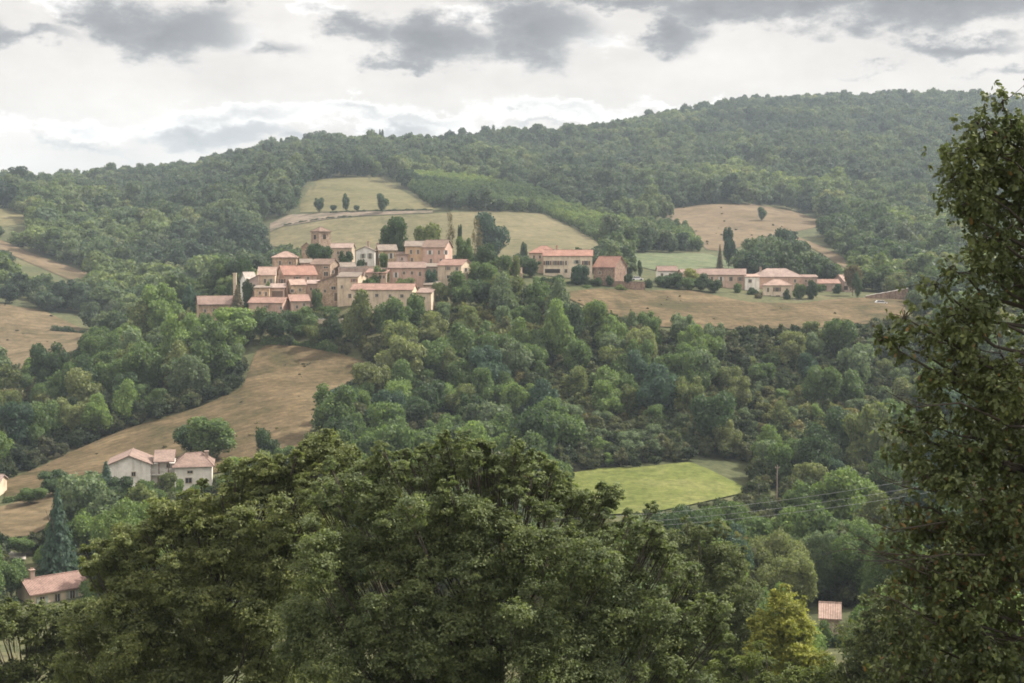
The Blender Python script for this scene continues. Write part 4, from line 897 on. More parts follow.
OT = [(57, 490, 580, 46, 238, 'deep bluish green', 'tall dark spruce above the cream house on the left', 'conifer_tree', CONE[0]),
      (106, 462, 505, 30, 284, 'deep bluish green', 'dark conifer left of the white farmhouse', 'conifer_tree', CONE[1]),
      (122, 480, 508, 32, 280, 'dark green', 'rounded dark tree below the left wing of the white farmhouse', 'broadleaf_tree', None),
      (150, 486, 518, 30, 276, 'mid green', 'mid green tree below the gallery of the white farmhouse', 'broadleaf_tree', None),
      (178, 482, 512, 14, 280, 'light green', 'light green shrub before the right wing of the farmhouse', 'broadleaf_tree', None),
      (147, 479, 500, 18, 276, 'mid green', 'small green bush under the left wing of the white farmhouse', 'garden_bush', None),
      (166, 475, 502, 22, 276, 'olive green', 'olive bush hiding the foot of the farmhouse gallery', 'garden_bush', None),
      (204, 483, 506, 26, 276, 'mid green', 'green bush at the right foot of the white farmhouse', 'garden_bush', None),
      (208, 420, 462, 56, 318, 'mid green', 'broad green tree group crown behind the white farmhouse', 'broadleaf_tree', None),
      (190, 424, 458, 34, 322, 'dark green', 'darker tree behind the roof of the white farmhouse', 'broadleaf_tree', None),
      (266, 432, 470, 26, 312, 'dark green', 'dark tree at the right end of the brown hill field', 'broadleaf_tree', None),
      (285, 445, 475, 24, 306, 'mid green', 'small mid green tree beside the dark one below the hill field', 'broadleaf_tree', None),
      (56, 473, 496, 36, 288, 'dark green', 'dark hedge bush on the lower edge of the hill field', 'garden_bush', None),
      (30, 487, 505, 30, 280, 'mid green', 'green bush left of the dark hedge bush', 'garden_bush', None),
      (82, 478, 494, 26, 290, 'mid green', 'low green bush right of the dark hedge bush', 'garden_bush', None),
      (22, 536, 556, 30, 250, 'mid green', 'bush above the pale road on the left', 'garden_bush', None),
      (46, 545, 572, 26, 242, 'light green', 'light green bush left of the tall dark spruce', 'garden_bush', None),
      (90, 512, 560, 36, 236, 'light green', 'light green tree right of the tall dark spruce', 'broadleaf_tree', None),
      (120, 515, 560, 40, 240, 'olive green', 'olive tree further right of the tall dark spruce', 'broadleaf_tree', None),
      (10, 560, 600, 34, 228, 'mid green', 'mid green tree above the roof of the cream house on the left', 'broadleaf_tree', None),
      (92, 585, 625, 30, 205, 'mid green', 'green tree at the right end of the cream house on the left', 'broadleaf_tree', None)]
for i, (px, t, b, w_, Y, tone, lab, nm, me) in enumerate(OT):
    Y = invY(px, b, 205, 335)
    tree_px(px, t, b, w_, Y, tone, lab, nm, 'bush' if nm == 'garden_bush' else 'tree', 'trees around the white farmhouse', me, .06, seed=i * 5 + 2)

def hedge(label, pts, hpx, tone, Y0, Y1, cat='hedge'):
    r = np.random.default_rng(abs(int(pts[0][0] * 3)) + 7); W = []
    for (px, py) in pts: W.append(ground_at(px, py, Y0, Y1))
    W = np.array(W); O = W[0].copy(); seg = np.linalg.norm(np.diff(W, axis=0), axis=1); L_ = seg.sum(); hh = hpx / F * W[:, 1].mean()
    cum_ = np.concatenate([[0], np.cumsum(seg)]); s = r.uniform(0, L_, int(L_ / hh * 420)); P = np.stack([np.interp(s, cum_, W[:, k]) for k in range(3)], -1) - O
    bump = .75 + .3 * np.sin(s / hh * .9) + .2 * np.sin(s / hh * 2.3 + 1)
    d = rdir(r, len(s)); d[:, 2] = np.abs(d[:, 2]); P = P + d * [hh * .5, hh * .5, hh] * bump[:, None] * r.uniform(.7, 1.08, (len(s), 1))
    V, Fq = leaf_quads(r, P, unit(d + rdir(r, len(s)) * .8), hh * .22 * r.uniform(.6, 1.3, len(s)), .75)
    root = empty('hedge', tuple(O), label, cat)
    st = [tube([[*(np.array([np.interp(q, cum_, W[:, k]) for k in range(2)]) - O[:2]), np.interp(q, cum_, W[:, 2]) - O[2] - .3], [*(np.array([np.interp(q, cum_, W[:, k]) for k in range(2)]) - O[:2]), np.interp(q, cum_, W[:, 2]) - O[2] + hh * .6]], [.1, .04], 5) for q in np.arange(.4, L_, max(1.2, L_ / 30))]
    v, f = join_tubes(st); link('stem', mesh_np('stem', v, f, BARK), root)
    c = link('foliage', mesh_np('foliage', V, Fq, LEAF), root); c.color = (*TONES[tone], 1)
hedge('dark hedge line between the upper pasture and the terrace strip', [(330, 213.5), (365, 212), (400, 211), (432, 210.5)], 2.2, 'dark green', 700, 1150)
hedge('thin dark hedge along the lower side of the terrace strip', [(284, 226), (305, 222), (330, 218.5), (352, 217)], 2.0, 'dark green', 650, 1100)
hedge('dark clipped hedge under the front of the red roofed villa', [(541, 283), (570, 284), (606, 284.5)], 6, 'dark green', 470, 496)
hedge('hedge along the lower left border of the hill field', [(62, 487), (80, 486), (100, 488)], 9, 'dark green', 260, 320)
hedge('low hedge at the far left foot of the hill field', [(4, 503), (20, 500), (38, 497)], 6, 'mid green', 255, 310)
hedge('dark hedge along the bottom of the left orchard slope', [(-6, 546), (15, 545), (36, 541)], 8, 'dark green', 215, 270)
hedge('dark hedge on the edge of the dry left slope', [(52, 331), (66, 332), (86, 334)], 6, 'dark green', 580, 660)
hedge('row of dark shrubs along the top edge of the brown hill field', [(262, 345), (285, 344), (312, 347), (340, 353)], 9, 'mid green', 400, 470)
# ---- scattered woods
def in_poly(P, x, y):
    c = np.zeros(x.shape, bool); n = len(P); j = n - 1
    for i in range(n):
        a, b = P[i], P[j]
        with np.errstate(all='ignore'):
            k = ((a[1] > y) != (b[1] > y)) & (x < (b[0] - a[0]) * (y - a[1]) / (b[1] - a[1] + 1e-12) + a[0])
        c ^= k; j = i
    return c
def jitter_grid(Y0, Y1, s, smax=0.50):
    ny = int((Y1 - Y0) / s); out = []
    for i in range(ny):
        y = Y0 + (i + .5) * s; n = int(2 * smax * y / s)
        xs = (np.arange(n) - n / 2 + .5 * (i % 2)) * s
        out.append(np.stack([xs + rng.uniform(-.38, .38, n) * s, np.full(n, y) + rng.uniform(-.38, .38, n) * s], -1))
    return np.concatenate(out)
def allowed(x, y, z, r, h, grow=0.75, tops=(0.02, .5)):
    """keeps woods off the fields and out of the sight line to what the valley leaves open"""
    ok = np.ones(len(x), bool)
    pts = [proj(x, y, z + h * f) for f in tops]
    rp = r / y * F * grow
    for P, ya, yb in FIELDS:
        for q, (px, py) in enumerate(pts):
            for dx in (-1, 0, 1):
                if q == 0:
                    ok &= ~(in_poly(P, px + dx * rp * .6, py) & (y > ya - 6) & (y < yb + 6))
                else:
                    ok &= ~(in_poly(P, px + dx * rp * .5, py) & (y < yb))
        if ya > 255 and yb < 332:      # the small meadow stays open
            px, py = proj(x, y, z + h * .85)
            for dx in (-1, 0, 1): ok &= ~(in_poly(P, px + dx * rp * .9, py + 3) & (y < yb))
    for x0, y0, x1, y1, Y in KEEP:
        for px, py in pts + [proj(x, y, z + h * .85)]:
            ok &= ~((px > x0 - rp * .8) & (px < x1 + rp * .8) & (py > y0) & (py < y1) & (y < Y))
        px, py = pts[0]; ok &= ~((px > x0 - rp) & (px < x1 + rp) & (np.abs(y - Y - 3) < 9))
    for px0, py0, rr, Y in keep_trees:
        px, py = pts[1]; ok &= ~((np.abs(px - px0) < rr) & (np.abs(py - py0) < rr) & (y < Y + 1) & (y > 150))
        ok &= ~((np.hypot((pts[0][0] - px0) * y / F, y - Y) < r * .7 + rr * Y / F * .5))
    return ok
# the slopes around the village and the valley floor
C_ = []
for Y0, Y1, s, rm in ((128, 205, 9.0, 4.0), (205, 290, 8.0, 3.7), (290, 352, 7.8, 3.9), (352, 470, 7.6, 4.0)):
    g_ = jitter_grid(Y0, Y1, s); C_.append(np.column_stack([g_, np.full(len(g_), rm)]))
C_ = np.concatenate(C_)
x, y = C_[:, 0], C_[:, 1]; z = height(x, y); n = len(x)
ppx, ppy = proj(x, y, z)
r = C_[:, 2] * np.clip(rng.normal(1, .34, n), .5, 1.8); h = r * rng.uniform(2.1, 2.9, n)
scrub = in_poly(np.array([(745, 350), (800, 330), (930, 330), (930, 440), (760, 470), (690, 455), (700, 400)]), ppx, ppy) & (rng.random(n) < .75)
scrub |= in_poly(np.array([(560, 425), (690, 430), (690, 462), (570, 470)]), ppx, ppy)
r = np.where(scrub, r * .55, r); h = np.where(scrub, r * 2.0, h)
tall = in_poly(np.array([(540, 310), (760, 325), (740, 375), (560, 370)]), ppx, ppy); h = np.where(tall & ~scrub, h * 1.25, h)
ok = allowed(x, y, z, r, h) & (ppx > -140) & (ppx < 1160)
ok &= ~((y > 430) & (ppx > 250) & (ppx < 480)) & ~((y > 445) & (ppx > 520) & (ppx < 900))
ok &= ~((y < 205) & (ppx < 560))
extra = jitter_grid(205, 470, 3.2); ex, ey = extra[:, 0], extra[:, 1]; ez = height(ex, ey); er = rng.uniform(1.1, 2.9, len(ex)); eh = er * rng.uniform(1.7, 2.3, len(ex))
epx, epy = proj(ex, ey, ez); eok = allowed(ex, ey, ez, er, eh, .6) & (epx > -140) & (epx < 1160) & ~((ey > 435) & (epx > 250) & (epx < 480)) & (rng.random(len(ex)) < .9)
TL = [dict(x=x[i], y=y[i], z=z[i], r=r[i], h=h[i], px=ppx[i], py=ppy[i], scrub=bool(scrub[i])) for i in np.nonzero(ok)[0]]
TL.sort(key=lambda t: t['y'])
tone_names = ['dark green', 'mid green', 'mid green', 'olive green', 'grey green', 'pale olive', 'light green', 'deep bluish green']
# what of each tree shows: front to back, on a coarse picture
FG = []           # filled in by the trees close to the camera, as (px, py, r)
def see(TL, FG):
    Wd, Hd = 512, 342; cov = np.zeros((Hd, Wd), bool); yy, xx = np.mgrid[0:Hd, 0:Wd]
    for px, py, rr in FG:
        cov |= ((xx - px/2)**2 + (yy - py/2)**2) < (rr*.5*.93)**2
    for t in TL:
        c = proj(t['x'], t['y'], t['z'] + t['h'] * .55); rx = t['r'] / t['y'] * F / 2; ry = t['h'] * .46 / t['y'] * F / 2
        a, b = c[0] / 2, c[1] / 2
        x0, x1, y0, y1 = [int(v) for v in (max(0, a - rx), min(Wd, a + rx + 2), max(0, b - ry), min(Hd, b + ry + 2))]
        if x0 >= x1 or y0 >= y1: t['vis'] = 0; continue
        e = ((xx[y0:y1, x0:x1] - a) / rx)**2 + ((yy[y0:y1, x0:x1] - b) / ry)**2 < 1
        t['vis'] = int((e & ~cov[y0:y1, x0:x1]).sum()); cov[y0:y1, x0:x1] |= e & (((xx[y0:y1, x0:x1] - a) / rx)**2 + ((yy[y0:y1, x0:x1] - b) / ry)**2 < .85)

# ------------------------------------------------------------------ trees close to the camera
def lobe_tree(label, Y, foot, lobes, tone, leaf=.105, dens=430, seed=1, back=True, cat='tree', name='broadleaf_tree', rust=None, transl=None, spray=1.0):
    """trunk, limbs and a crown of leaf sprays that fill the given round masses (px, py, radius px, depth offset)"""
    r = np.random.default_rng(seed)
    C, Rd, dn = [], [], []
    split = []
    for px, py, rp, dy in lobes:       # each mass is a handful of smaller sub-crowns with gaps between
        if rp < 24: split.append((px, py, rp, dy)); continue
        split.append((px, py, rp * .62, dy + .5))
        for k in range(7):
            a = k * .9 + r.uniform(0, .6); e = r.uniform(.45, .82); split.append((px + rp * e * math.cos(a), py + rp * e * math.sin(a) * .9, rp * r.uniform(.26, .42), dy + r.uniform(-.9, .5) * rp / F * Y))
    ys_ = [l[1] for l in lobes]
    for px, py, rp, dy in lobes:       # small sprays break the outline of the upper crown
        FG.append((px, py, rp * .9))
        if rp < 16 or py > min(ys_) + .55 * (max(ys_) - min(ys_)): continue
        for k in range(4):
            a = r.uniform(-2.9, -.25); e = r.uniform(.85, 1.22); split.append((px + rp * e * math.cos(a), py + rp * e * math.sin(a), rp * r.uniform(.14, .26), dy + r.uniform(-.3, .5)))
    lobes = split
    for px, py, rp, dy in lobes:
        c = np.array(pt(px, py, Y + dy)); q = rp / F * (Y + dy); C.append(c); Rd.append(q); dn.append(1.0)
        if back and rp > 20:
            C.append(c + np.array([r.uniform(-.5, .5) * q, 1.7 * q + 0.4, r.uniform(-.4, .1) * q])); Rd.append(q * .95); dn.append(.4)
    C, Rd = np.array(C), np.array(Rd)
    fx = float(at(foot, 400, Y)[0]); fz = float(height(fx, Y + 1)); O = np.array([fx, Y + 1.0, fz])
    root = empty(name, tuple(O), label, cat)
    top = C[:, 2].max(); cz = C[:, 2].mean()
    # limbs
    rmed = np.quantile(Rd, .72)
    ts = []; stem_top = np.array([C[:, 0].mean(), C[:, 1].mean(), cz + .25 * (top - cz)]) - O
    sp_ = [np.zeros(3) - [0, 0, .3], np.array([0, 0, .5]), stem_top * [.25, .25, .38], stem_top * [.55, .55, .65], stem_top]
    H = max(stem_top[2], 2); rb = H * .021
    ts.append(tube(sp_, [rb * 1.4, rb, rb * .8, rb * .55, rb * .15], 10))
    P0 = np.array(sp_)
    for c, q, d in zip(C, Rd, dn):
        e = c - O; t = np.clip((e[2] - 1.4 * np.linalg.norm(e[:2] - stem_top[:2] * .6)) / H, .15, .8)
        s = np.array([np.interp(t * H, P0[:, 2], P0[:, k]) for k in range(3)])
        mid = s + (e - s) * [.55, .55, .35]
        ts.append(tube([s, s + (mid - s) * .5 + r.normal(0, .22, 3), mid + r.normal(0, .18, 3), e], np.array([.40, .32, .24, .08]) * rb * (.7 if q > rmed else .11), 6))
        for k in range(4):
            w_ = e + rdir(r, 1)[0] * q * r.uniform(.7, 1.05); kn = e + (w_ - e) * .5 + r.normal(0, .12 * q, 3)
            ts.append(tube([mid + (e - mid) * r.uniform(.3, 1), kn, w_], np.array([.05, .03, .01]) * rb + .003, 4))
    V, Fq = join_tubes(ts); link('trunk', mesh_np('trunk', V, Fq, BARK_NEAR, smooth=True), root)
    # leaves in sprays
    PP, NN, SS = [], [], []
    for c, q, d in zip(C - O, Rd, dn):
        ns = max(12, int(120 * q * q * d * spray)); nl = max(10, int(dens / (120 * spray) * 12.5))
        dd = rdir(r, ns); dd[:, 2] = np.where((dd[:, 2] < -.2) & (r.random(ns) < .45), -dd[:, 2], dd[:, 2])
        pc = c + dd * q * (r.uniform(.25, 1, (ns, 1)) ** .45) * r.uniform(.92, 1.12, (ns, 1))
        sr = r.uniform(.16, .36, ns) * min(1, q * 1.3); sn = unit(dd * .7 + np.array([0, 0, .5]) + rdir(r, ns) * .4)
        k = np.repeat(np.arange(ns), nl); off = r.normal(0, .55, (len(k), 3)); off[:, 2] *= .55
        p = pc[k] + off * sr[k][:, None]
        n_ = unit(sn[k] + rdir(r, len(k)) * .75)
        PP.append(p); NN.append(n_); SS.append(leaf * r.uniform(.6, 1.3, len(k)))
    P, n_, s_ = np.concatenate(PP), np.concatenate(NN), np.concatenate(SS)
    V, Fq = leaf_quads(r, P, n_, s_, .62)
    c = link('crown', mesh_np('crown', V, Fq, LEAF_NEAR), root); c.color = (*tone, 1)
    return root
LEAF_NEAR = leaf_mat('near_tree_leaves', None, .9, .38, .45)
BARK_NEAR = flat_mat('dark_bark', (.075, .065, .055), .95, .1)  # darker than the other bark so that near limbs stand out less

lobe_tree('huge dark green tree filling the lower middle of the view in front of the valley', 46, 500,
 [(345, 497, 36, 1), (385, 486, 34, 0), (425, 476, 30, .5), (462, 462, 27, 0), (512, 470, 27, 0), (490, 492, 34, .6), (548, 494, 30, .5), (588, 512, 30, 0), (616, 492, 9, 0), (606, 500, 8, 0), (634, 538, 30, 0), (672, 575, 32, 0), (705, 622, 32, 0), (440, 445, 9, 0), (465, 440, 9, 0), (515, 447, 10, 0), (552, 468, 10, .3),
  (340, 560, 50, -1), (410, 545, 54, -1), (480, 545, 56, -1.5), (550, 565, 52, -1), (610, 595, 50, -1), (655, 645, 46, -1), (330, 640, 58, -1.5), (410, 635, 60, -2), (490, 635, 62, -2), (570, 655, 58, -2), (385, 715, 70, -1), (485, 720, 70, -1), (585, 720, 70, -1), (680, 705, 52, 0)],
 (.145, .172, .084), seed=1)
lobe_tree('broad olive tree on the lower left with sunlit brownish top', 54, 210,
 [(322, 452, 20, .5), (306, 470, 24, 0), (340, 462, 18, .6), (280, 482, 26, 0), (250, 488, 28, 0), (215, 512, 30, 0), (175, 525, 30, 0), (138, 545, 30, 0), (108, 572, 26, 0), (98, 548, 10, 0), (228, 470, 10, .2), (262, 462, 9, 0), (300, 530, 44, -1), (245, 555, 46, -1), (190, 580, 46, -1), (138, 608, 42, -1), (95, 636, 36, -1), (285, 610, 54, -1), (215, 640, 54, -1), (150, 665, 50, -1), (85, 690, 40, 0), (290, 700, 60, 0), (210, 720, 55, 0)],
 (.180, .198, .086), leaf=.115, seed=2)
lobe_tree('leafy mid green tree in the bottom left corner below the cream house', 74, 15,
 [(18, 626, 24, 0), (-20, 630, 34, 0), (46, 622, 18, 0), (72, 625, 20, .5), (4, 618, 14, 0), (88, 610, 14, .5), (48, 655, 26, 0), (70, 678, 26, .5), (10, 690, 40, 0), (-45, 690, 40, 0), (55, 710, 36, 0)], (.12, .138, .056), leaf=.16, dens=220, seed=3)
lobe_tree('rounded yellow leaved tree at the bottom right of the valley', 92, 787,
 [(785, 612, 20, 0), (768, 630, 18, 0), (797, 630, 18, 0), (786, 645, 24, -.5), (808, 655, 11, 0), (760, 655, 16, 0), (775, 672, 22, 0), (805, 675, 20, 0), (790, 705, 28, 0), (824, 660, 9, 0)], (.28, .28, .07), leaf=.19, dens=190, seed=4)
lobe_tree('bushy light green tree below the yellow tree', 76, 810,
 [(752, 672, 24, 0), (722, 680, 24, 0), (785, 692, 26, -.5), (830, 688, 28, 0), (700, 700, 26, 0), (860, 705, 30, 0), (745, 712, 30, 0)], (.12, .145, .042), leaf=.16, dens=200, seed=5)
lobe_tree('dark green tree between the yellow tree and the oak', 70, 872,
 [(888, 612, 26, 0), (868, 652, 22, 0), (892, 640, 32, 0), (856, 682, 26, -.5), (895, 685, 44, 0), (915, 640, 36, .5), (880, 720, 40, 0)], (.11, .128, .052), leaf=.15, dens=220, seed=6)
lobe_tree('mid green tree right behind the huge dark tree', 96, 715,
 [(700, 545, 24, 0), (672, 552, 22, .5), (726, 566, 22, 0), (712, 585, 30, -.5), (742, 600, 22, 0), (735, 635, 30, 0), (690, 615, 34, 0), (720, 675, 36, 0), (690, 700, 36, 0)], (.115, .135, .058), leaf=.17, dens=190, seed=7)

def oak():
    Y = 14.0; r = np.random.default_rng(9)
    lobes = [(1003, 106, 13, 0), (984, 130, 22, 0), (1012, 132, 28, .1), (965, 150, 21, 0), (1000, 155, 32, .1), (956, 180, 17, 0), (982, 192, 30, 0), (1020, 190, 34, .3), (965, 212, 15, 0), (1010, 225, 24, .2), (985, 236, 12, 0),
      (950, 268, 12, 0), (975, 272, 20, 0), (1015, 285, 34, .2), (935, 285, 12, 0), (990, 310, 28, 0), (955, 315, 16, 0), (900, 345, 13, -.2), (880, 340, 8, -.2), (925, 340, 14, -.1), (955, 350, 24, 0), (1000, 355, 36, .2), (905, 318, 6, -.1),
      (945, 385, 24, 0), (985, 400, 34, 0), (1025, 415, 44, .3), (930, 425, 20, 0), (905, 430, 9, 0), (960, 440, 32, 0), (1005, 465, 44, .2), (920, 470, 22, 0), (950, 490, 32, 0), (990, 520, 44, .1), (905, 505, 16, 0), (930, 530, 28, 0), (895, 545, 14, 0), (965, 565, 42, 0), (1015, 580, 50, .2),
      (915, 585, 24, 0), (890, 600, 12, 0), (940, 615, 34, 0), (990, 640, 50, .1), (905, 640, 24, 0), (890, 668, 16, 0), (930, 672, 34, 0), (975, 700, 48, 0), (905, 712, 30, 0),
      (1050, 145, 40, .4), (1065, 260, 60, .5), (1070, 380, 70, .5), (1070, 500, 75, .6), (1070, 630, 80, .6), (1140, 230, 80, .6), (1150, 400, 90, .8), (1150, 560, 90, .8), (1100, 140, 60, .5), (1220, 330, 80, .4), (1220, 500, 80, .4)]
    foot = 1100; fx = float(at(foot, 400, Y)[0]); O = np.array([fx, Y + .8, float(height(fx, Y + .8))])
    root = empty('oak_tree', tuple(O), 'tall oak with lobed leaves and bare twigs along the right edge', 'tree')
    ts = []; top = np.array(pt(1070, 110, Y + .6)) - O
    st = np.array([[0, 0, -.4], [0, 0, .3], top * [.3, .3, .35], top * [.6, .6, .65], top]); H = top[2]
    ts.append(tube(st, [.30, .22, .17, .11, .02], 12))
    PP, UU, SS, MI = [], [], [], []
    for (px, py, rp, dy) in lobes:
        FG.append((px, py, rp * .8)); c = np.array(pt(px, py, Y + dy)) - O; q = rp / F * (Y + dy)
        t = np.clip((c[2] - .35 * np.linalg.norm(c[:2] - top[:2])) / H, .1, .93)
        s = np.array([np.interp(t * H, st[:, 2], st[:, k]) for k in range(3)])
        mid = s + (c - s) * [.6, .6, .5] + r.normal(0, .05, 3)
        ts.append(tube([s, (s + mid) / 2 + r.normal(0, .04, 3), mid, (mid + c) / 2 + r.normal(0, .03, 3), c], [.032, .024, .017, .011, .005], 6))
        nro = int(np.clip((1050 if py < 260 else 1000) * q * q, 16, 460)); ncl = max(3, nro // 22); cl_ = rdir(r, ncl) * q * (r.uniform(.15, 1.05, (ncl, 1)) ** .6); cs = r.uniform(.045, .10, ncl)
        for e_ in cl_:
            ts.append(tube([c - cl_.mean(0) * .2, c + e_ * .45 + r.normal(0, .05, 3), c + e_ + r.normal(0, .02, 3)], [.008, .005, .003], 4))
        for d_ in (0, 1) if q > .2 else (0,):
            dd = rdir(r, nro if d_ == 0 else nro // 2)
            ck = r.integers(0, ncl, len(dd)); pc = c + [0, d_ * q * 1.5, 0] + cl_[ck] + r.normal(0, 1, (len(dd), 3)) * cs[ck][:, None]
            for i, p in enumerate(pc):
                if i % 4 == 0 and d_ == 0:
                    b_ = c + cl_[ck[i]] * r.uniform(.5, 1); kn = b_ + (p - b_) * .5 + r.normal(0, .012, 3)
                    ts.append(tube([b_, kn, p], [.004, .003, .0015], 4))
            nl = 9; k = np.repeat(np.arange(len(pc)), nl)
            u = unit(dd[k] * .7 + rdir(r, len(k)) * .9 + [0, 0, -.1])
            PP.append(pc[k] + u * r.uniform(.0, .03, (len(k), 1))); UU.append(u); SS.append(r.uniform(.032, .068, len(k)))
            MI.append((r.random(len(k)) < (.10 if 490 < py < 610 else .03 if py > 300 else .015)).astype(int))
    # bare twigs reaching left
    for (a, b) in (((975, 600), (858, 536)), ((990, 590), (866, 552)), ((985, 575), (842, 548)), ((960, 640), (868, 590)), ((1000, 420), (885, 390)), ((985, 500), (880, 478)), ((960, 520), (872, 520)), ((985, 555), (880, 562))):
        A, B = np.array(pt(*a, Y)) - O, np.array(pt(*b, Y - .25)) - O
        m1 = A + (B - A) * .35 + r.normal(0, .06, 3); m2 = A + (B - A) * .7 + r.normal(0, .05, 3)
        ts.append(tube([A, m1, m2, B], [.014, .010, .007, .003], 5))
        for f in np.linspace(.3, .95, 7):
            s = A + (B - A) * f + r.normal(0, .015, 3); e = s + (B - A) * .13 + r.normal(0, .11, 3)
            ts.append(tube([s, (s + e) / 2 + r.normal(0, .02, 3), e], [.005, .003, .0015], 4))
    V, Fq = join_tubes(ts); link('trunk', mesh_np('trunk', V, Fq, BARK_NEAR, smooth=True), root)
    P, U, S, MI = np.concatenate(PP), np.concatenate(UU), np.concatenate(SS), np.concatenate(MI)
    n_ = unit(np.array([0, -.15, .6]) + rdir(r, len(P)) * .9); Wv = unit(np.cross(U, n_)); n_ = np.cross(Wv, U)
    # lobed outline: (along, across)
    out = np.array([(0, .02), (.18, .12), (.3, .26), (.42, .17), (.58, .36), (.72, .22), (.86, .26), (1, .06)])
    ol = np.concatenate([out, out[::-1] * [1, -1]])
    fold = np.abs(ol[:, 1])
    Q = P[:, None] + S[:, None, None] * (ol[None, :, 0:1] * U[:, None] + ol[None, :, 1:2] * Wv[:, None] + (fold * .35)[None, :, None] * n_[:, None] - (ol[:, 0] ** 2 * .25)[None, :, None] * np.array([0, 0, 1.]))
    k = ol.shape[0]; h_ = k // 2
    idx = np.arange(len(P))[:, None] * k
    f1 = np.concatenate([idx + i for i in range(0)] or [np.zeros((len(P), 0), int)], 1)
    quads = [np.concatenate([idx + i, idx + i + 1, idx + k - 2 - i, idx + k - 1 - i], 1) for i in range(h_ - 1)]
    Fq = np.concatenate(quads); mi = np.tile(MI, h_ - 1)
    c = link('crown', mesh_np('crown', Q.reshape(-1, 3), Fq, [LEAF_OAK, LEAF_RUST], mi), root); c.color = (.112, .132, .058, 1)
LEAF_OAK = leaf_mat('oak_leaves', None, 1.6, .35, .25)
LEAF_RUST = leaf_mat('rusty_oak_leaves', [(0, (.15, .085, .045)), (1, (.20, .12, .05))], 2.0, .3, .25)
oak()

# ------------------------------------------------------------------ now place the woods
see(TL, FG)
ORD = ['first', 'second', 'third', 'fourth', 'fifth', 'sixth', 'seventh', 'eighth', 'ninth', 'tenth', 'eleventh', 'twelfth', 'thirteenth', 'fourteenth', 'fifteenth', 'sixteenth']
for i, t in enumerate(TL):
    p = rng.random()
    if t['scrub']: t['tone'] = rng.choice(['light green', 'mid green', 'grey green', 'grey green', 'olive green'])
    else: t['tone'] = rng.choice(tone_names, p=[.15, .18, .17, .13, .11, .08, .13, .05])
    px, py = t['px'], t['py']
    t['zone'] = ('valley wood below the meadow' if py > 492 and px > 480 else 'wood left of the brown hill field' if px < 262 and py < 470 else 'slope around the white farmhouse' if px < 330 and py >= 440 else
                 'wood below the village front' if px < 560 else 'slope under the dry village field' if px < 745 else 'scrubby slope right of the meadow')
for t in TL: t['kind'] = 'small_bush' if t['scrub'] else 'broadleaf_tree'
vis = {k: sorted([t for t in TL if t['kind'] == k and t['vis'] >= 14], key=lambda t: -t['vis'])[:m_] for k, m_ in (('broadleaf_tree', 232), ('small_bush', 110))}
chosen = vis['broadleaf_tree'] + vis['small_bush']
ids = {id(t) for t in chosen}
rest = [t for t in TL if id(t) not in ids]
BANDS = ['topmost', 'upper', 'middle', 'lower', 'bottom']
from collections import defaultdict
zg = defaultdict(list)
for t in chosen: zg[t['zone']].append(t)
for zn, L_ in zg.items():
    L_.sort(key=lambda t: t['py'])
    for i, t in enumerate(L_): t['band'] = BANDS[min(4, i * 5 // len(L_))]
bg_ = defaultdict(list)
for t in chosen:
    q = t['h'] / t['r']
    t['desc'] = ('small ' + t['tone'] + ' bush') if t['scrub'] else (('tall ' if q > 2.65 else 'wide ' if q < 2.3 else '') + t['tone'] + ' tree')
    bg_[(t['zone'], t['band'], t['desc'])].append(t)
for (zn, bd, ds), L_ in bg_.items():
    L_.sort(key=lambda t: t['px'])
    for i, t in enumerate(L_):
        t['label'] = (('only ' if len(L_) == 1 else ORD[i] + ' ') + ds + ('' if len(L_) == 1 else ' from left') + ', ' + bd + ' band, ' + zn)
for i, t in enumerate(chosen):
    tree(t['kind'], t['x'], t['y'], t['z'], t['r'], t['h'], t['tone'], t['label'], 'bush' if t['scrub'] else 'tree', 'bushes of the ' + t['zone'] if t['scrub'] else 'trees of the ' + t['zone'], CRN[i % 3] if t['y'] < 215 else None, .03, seed=i)

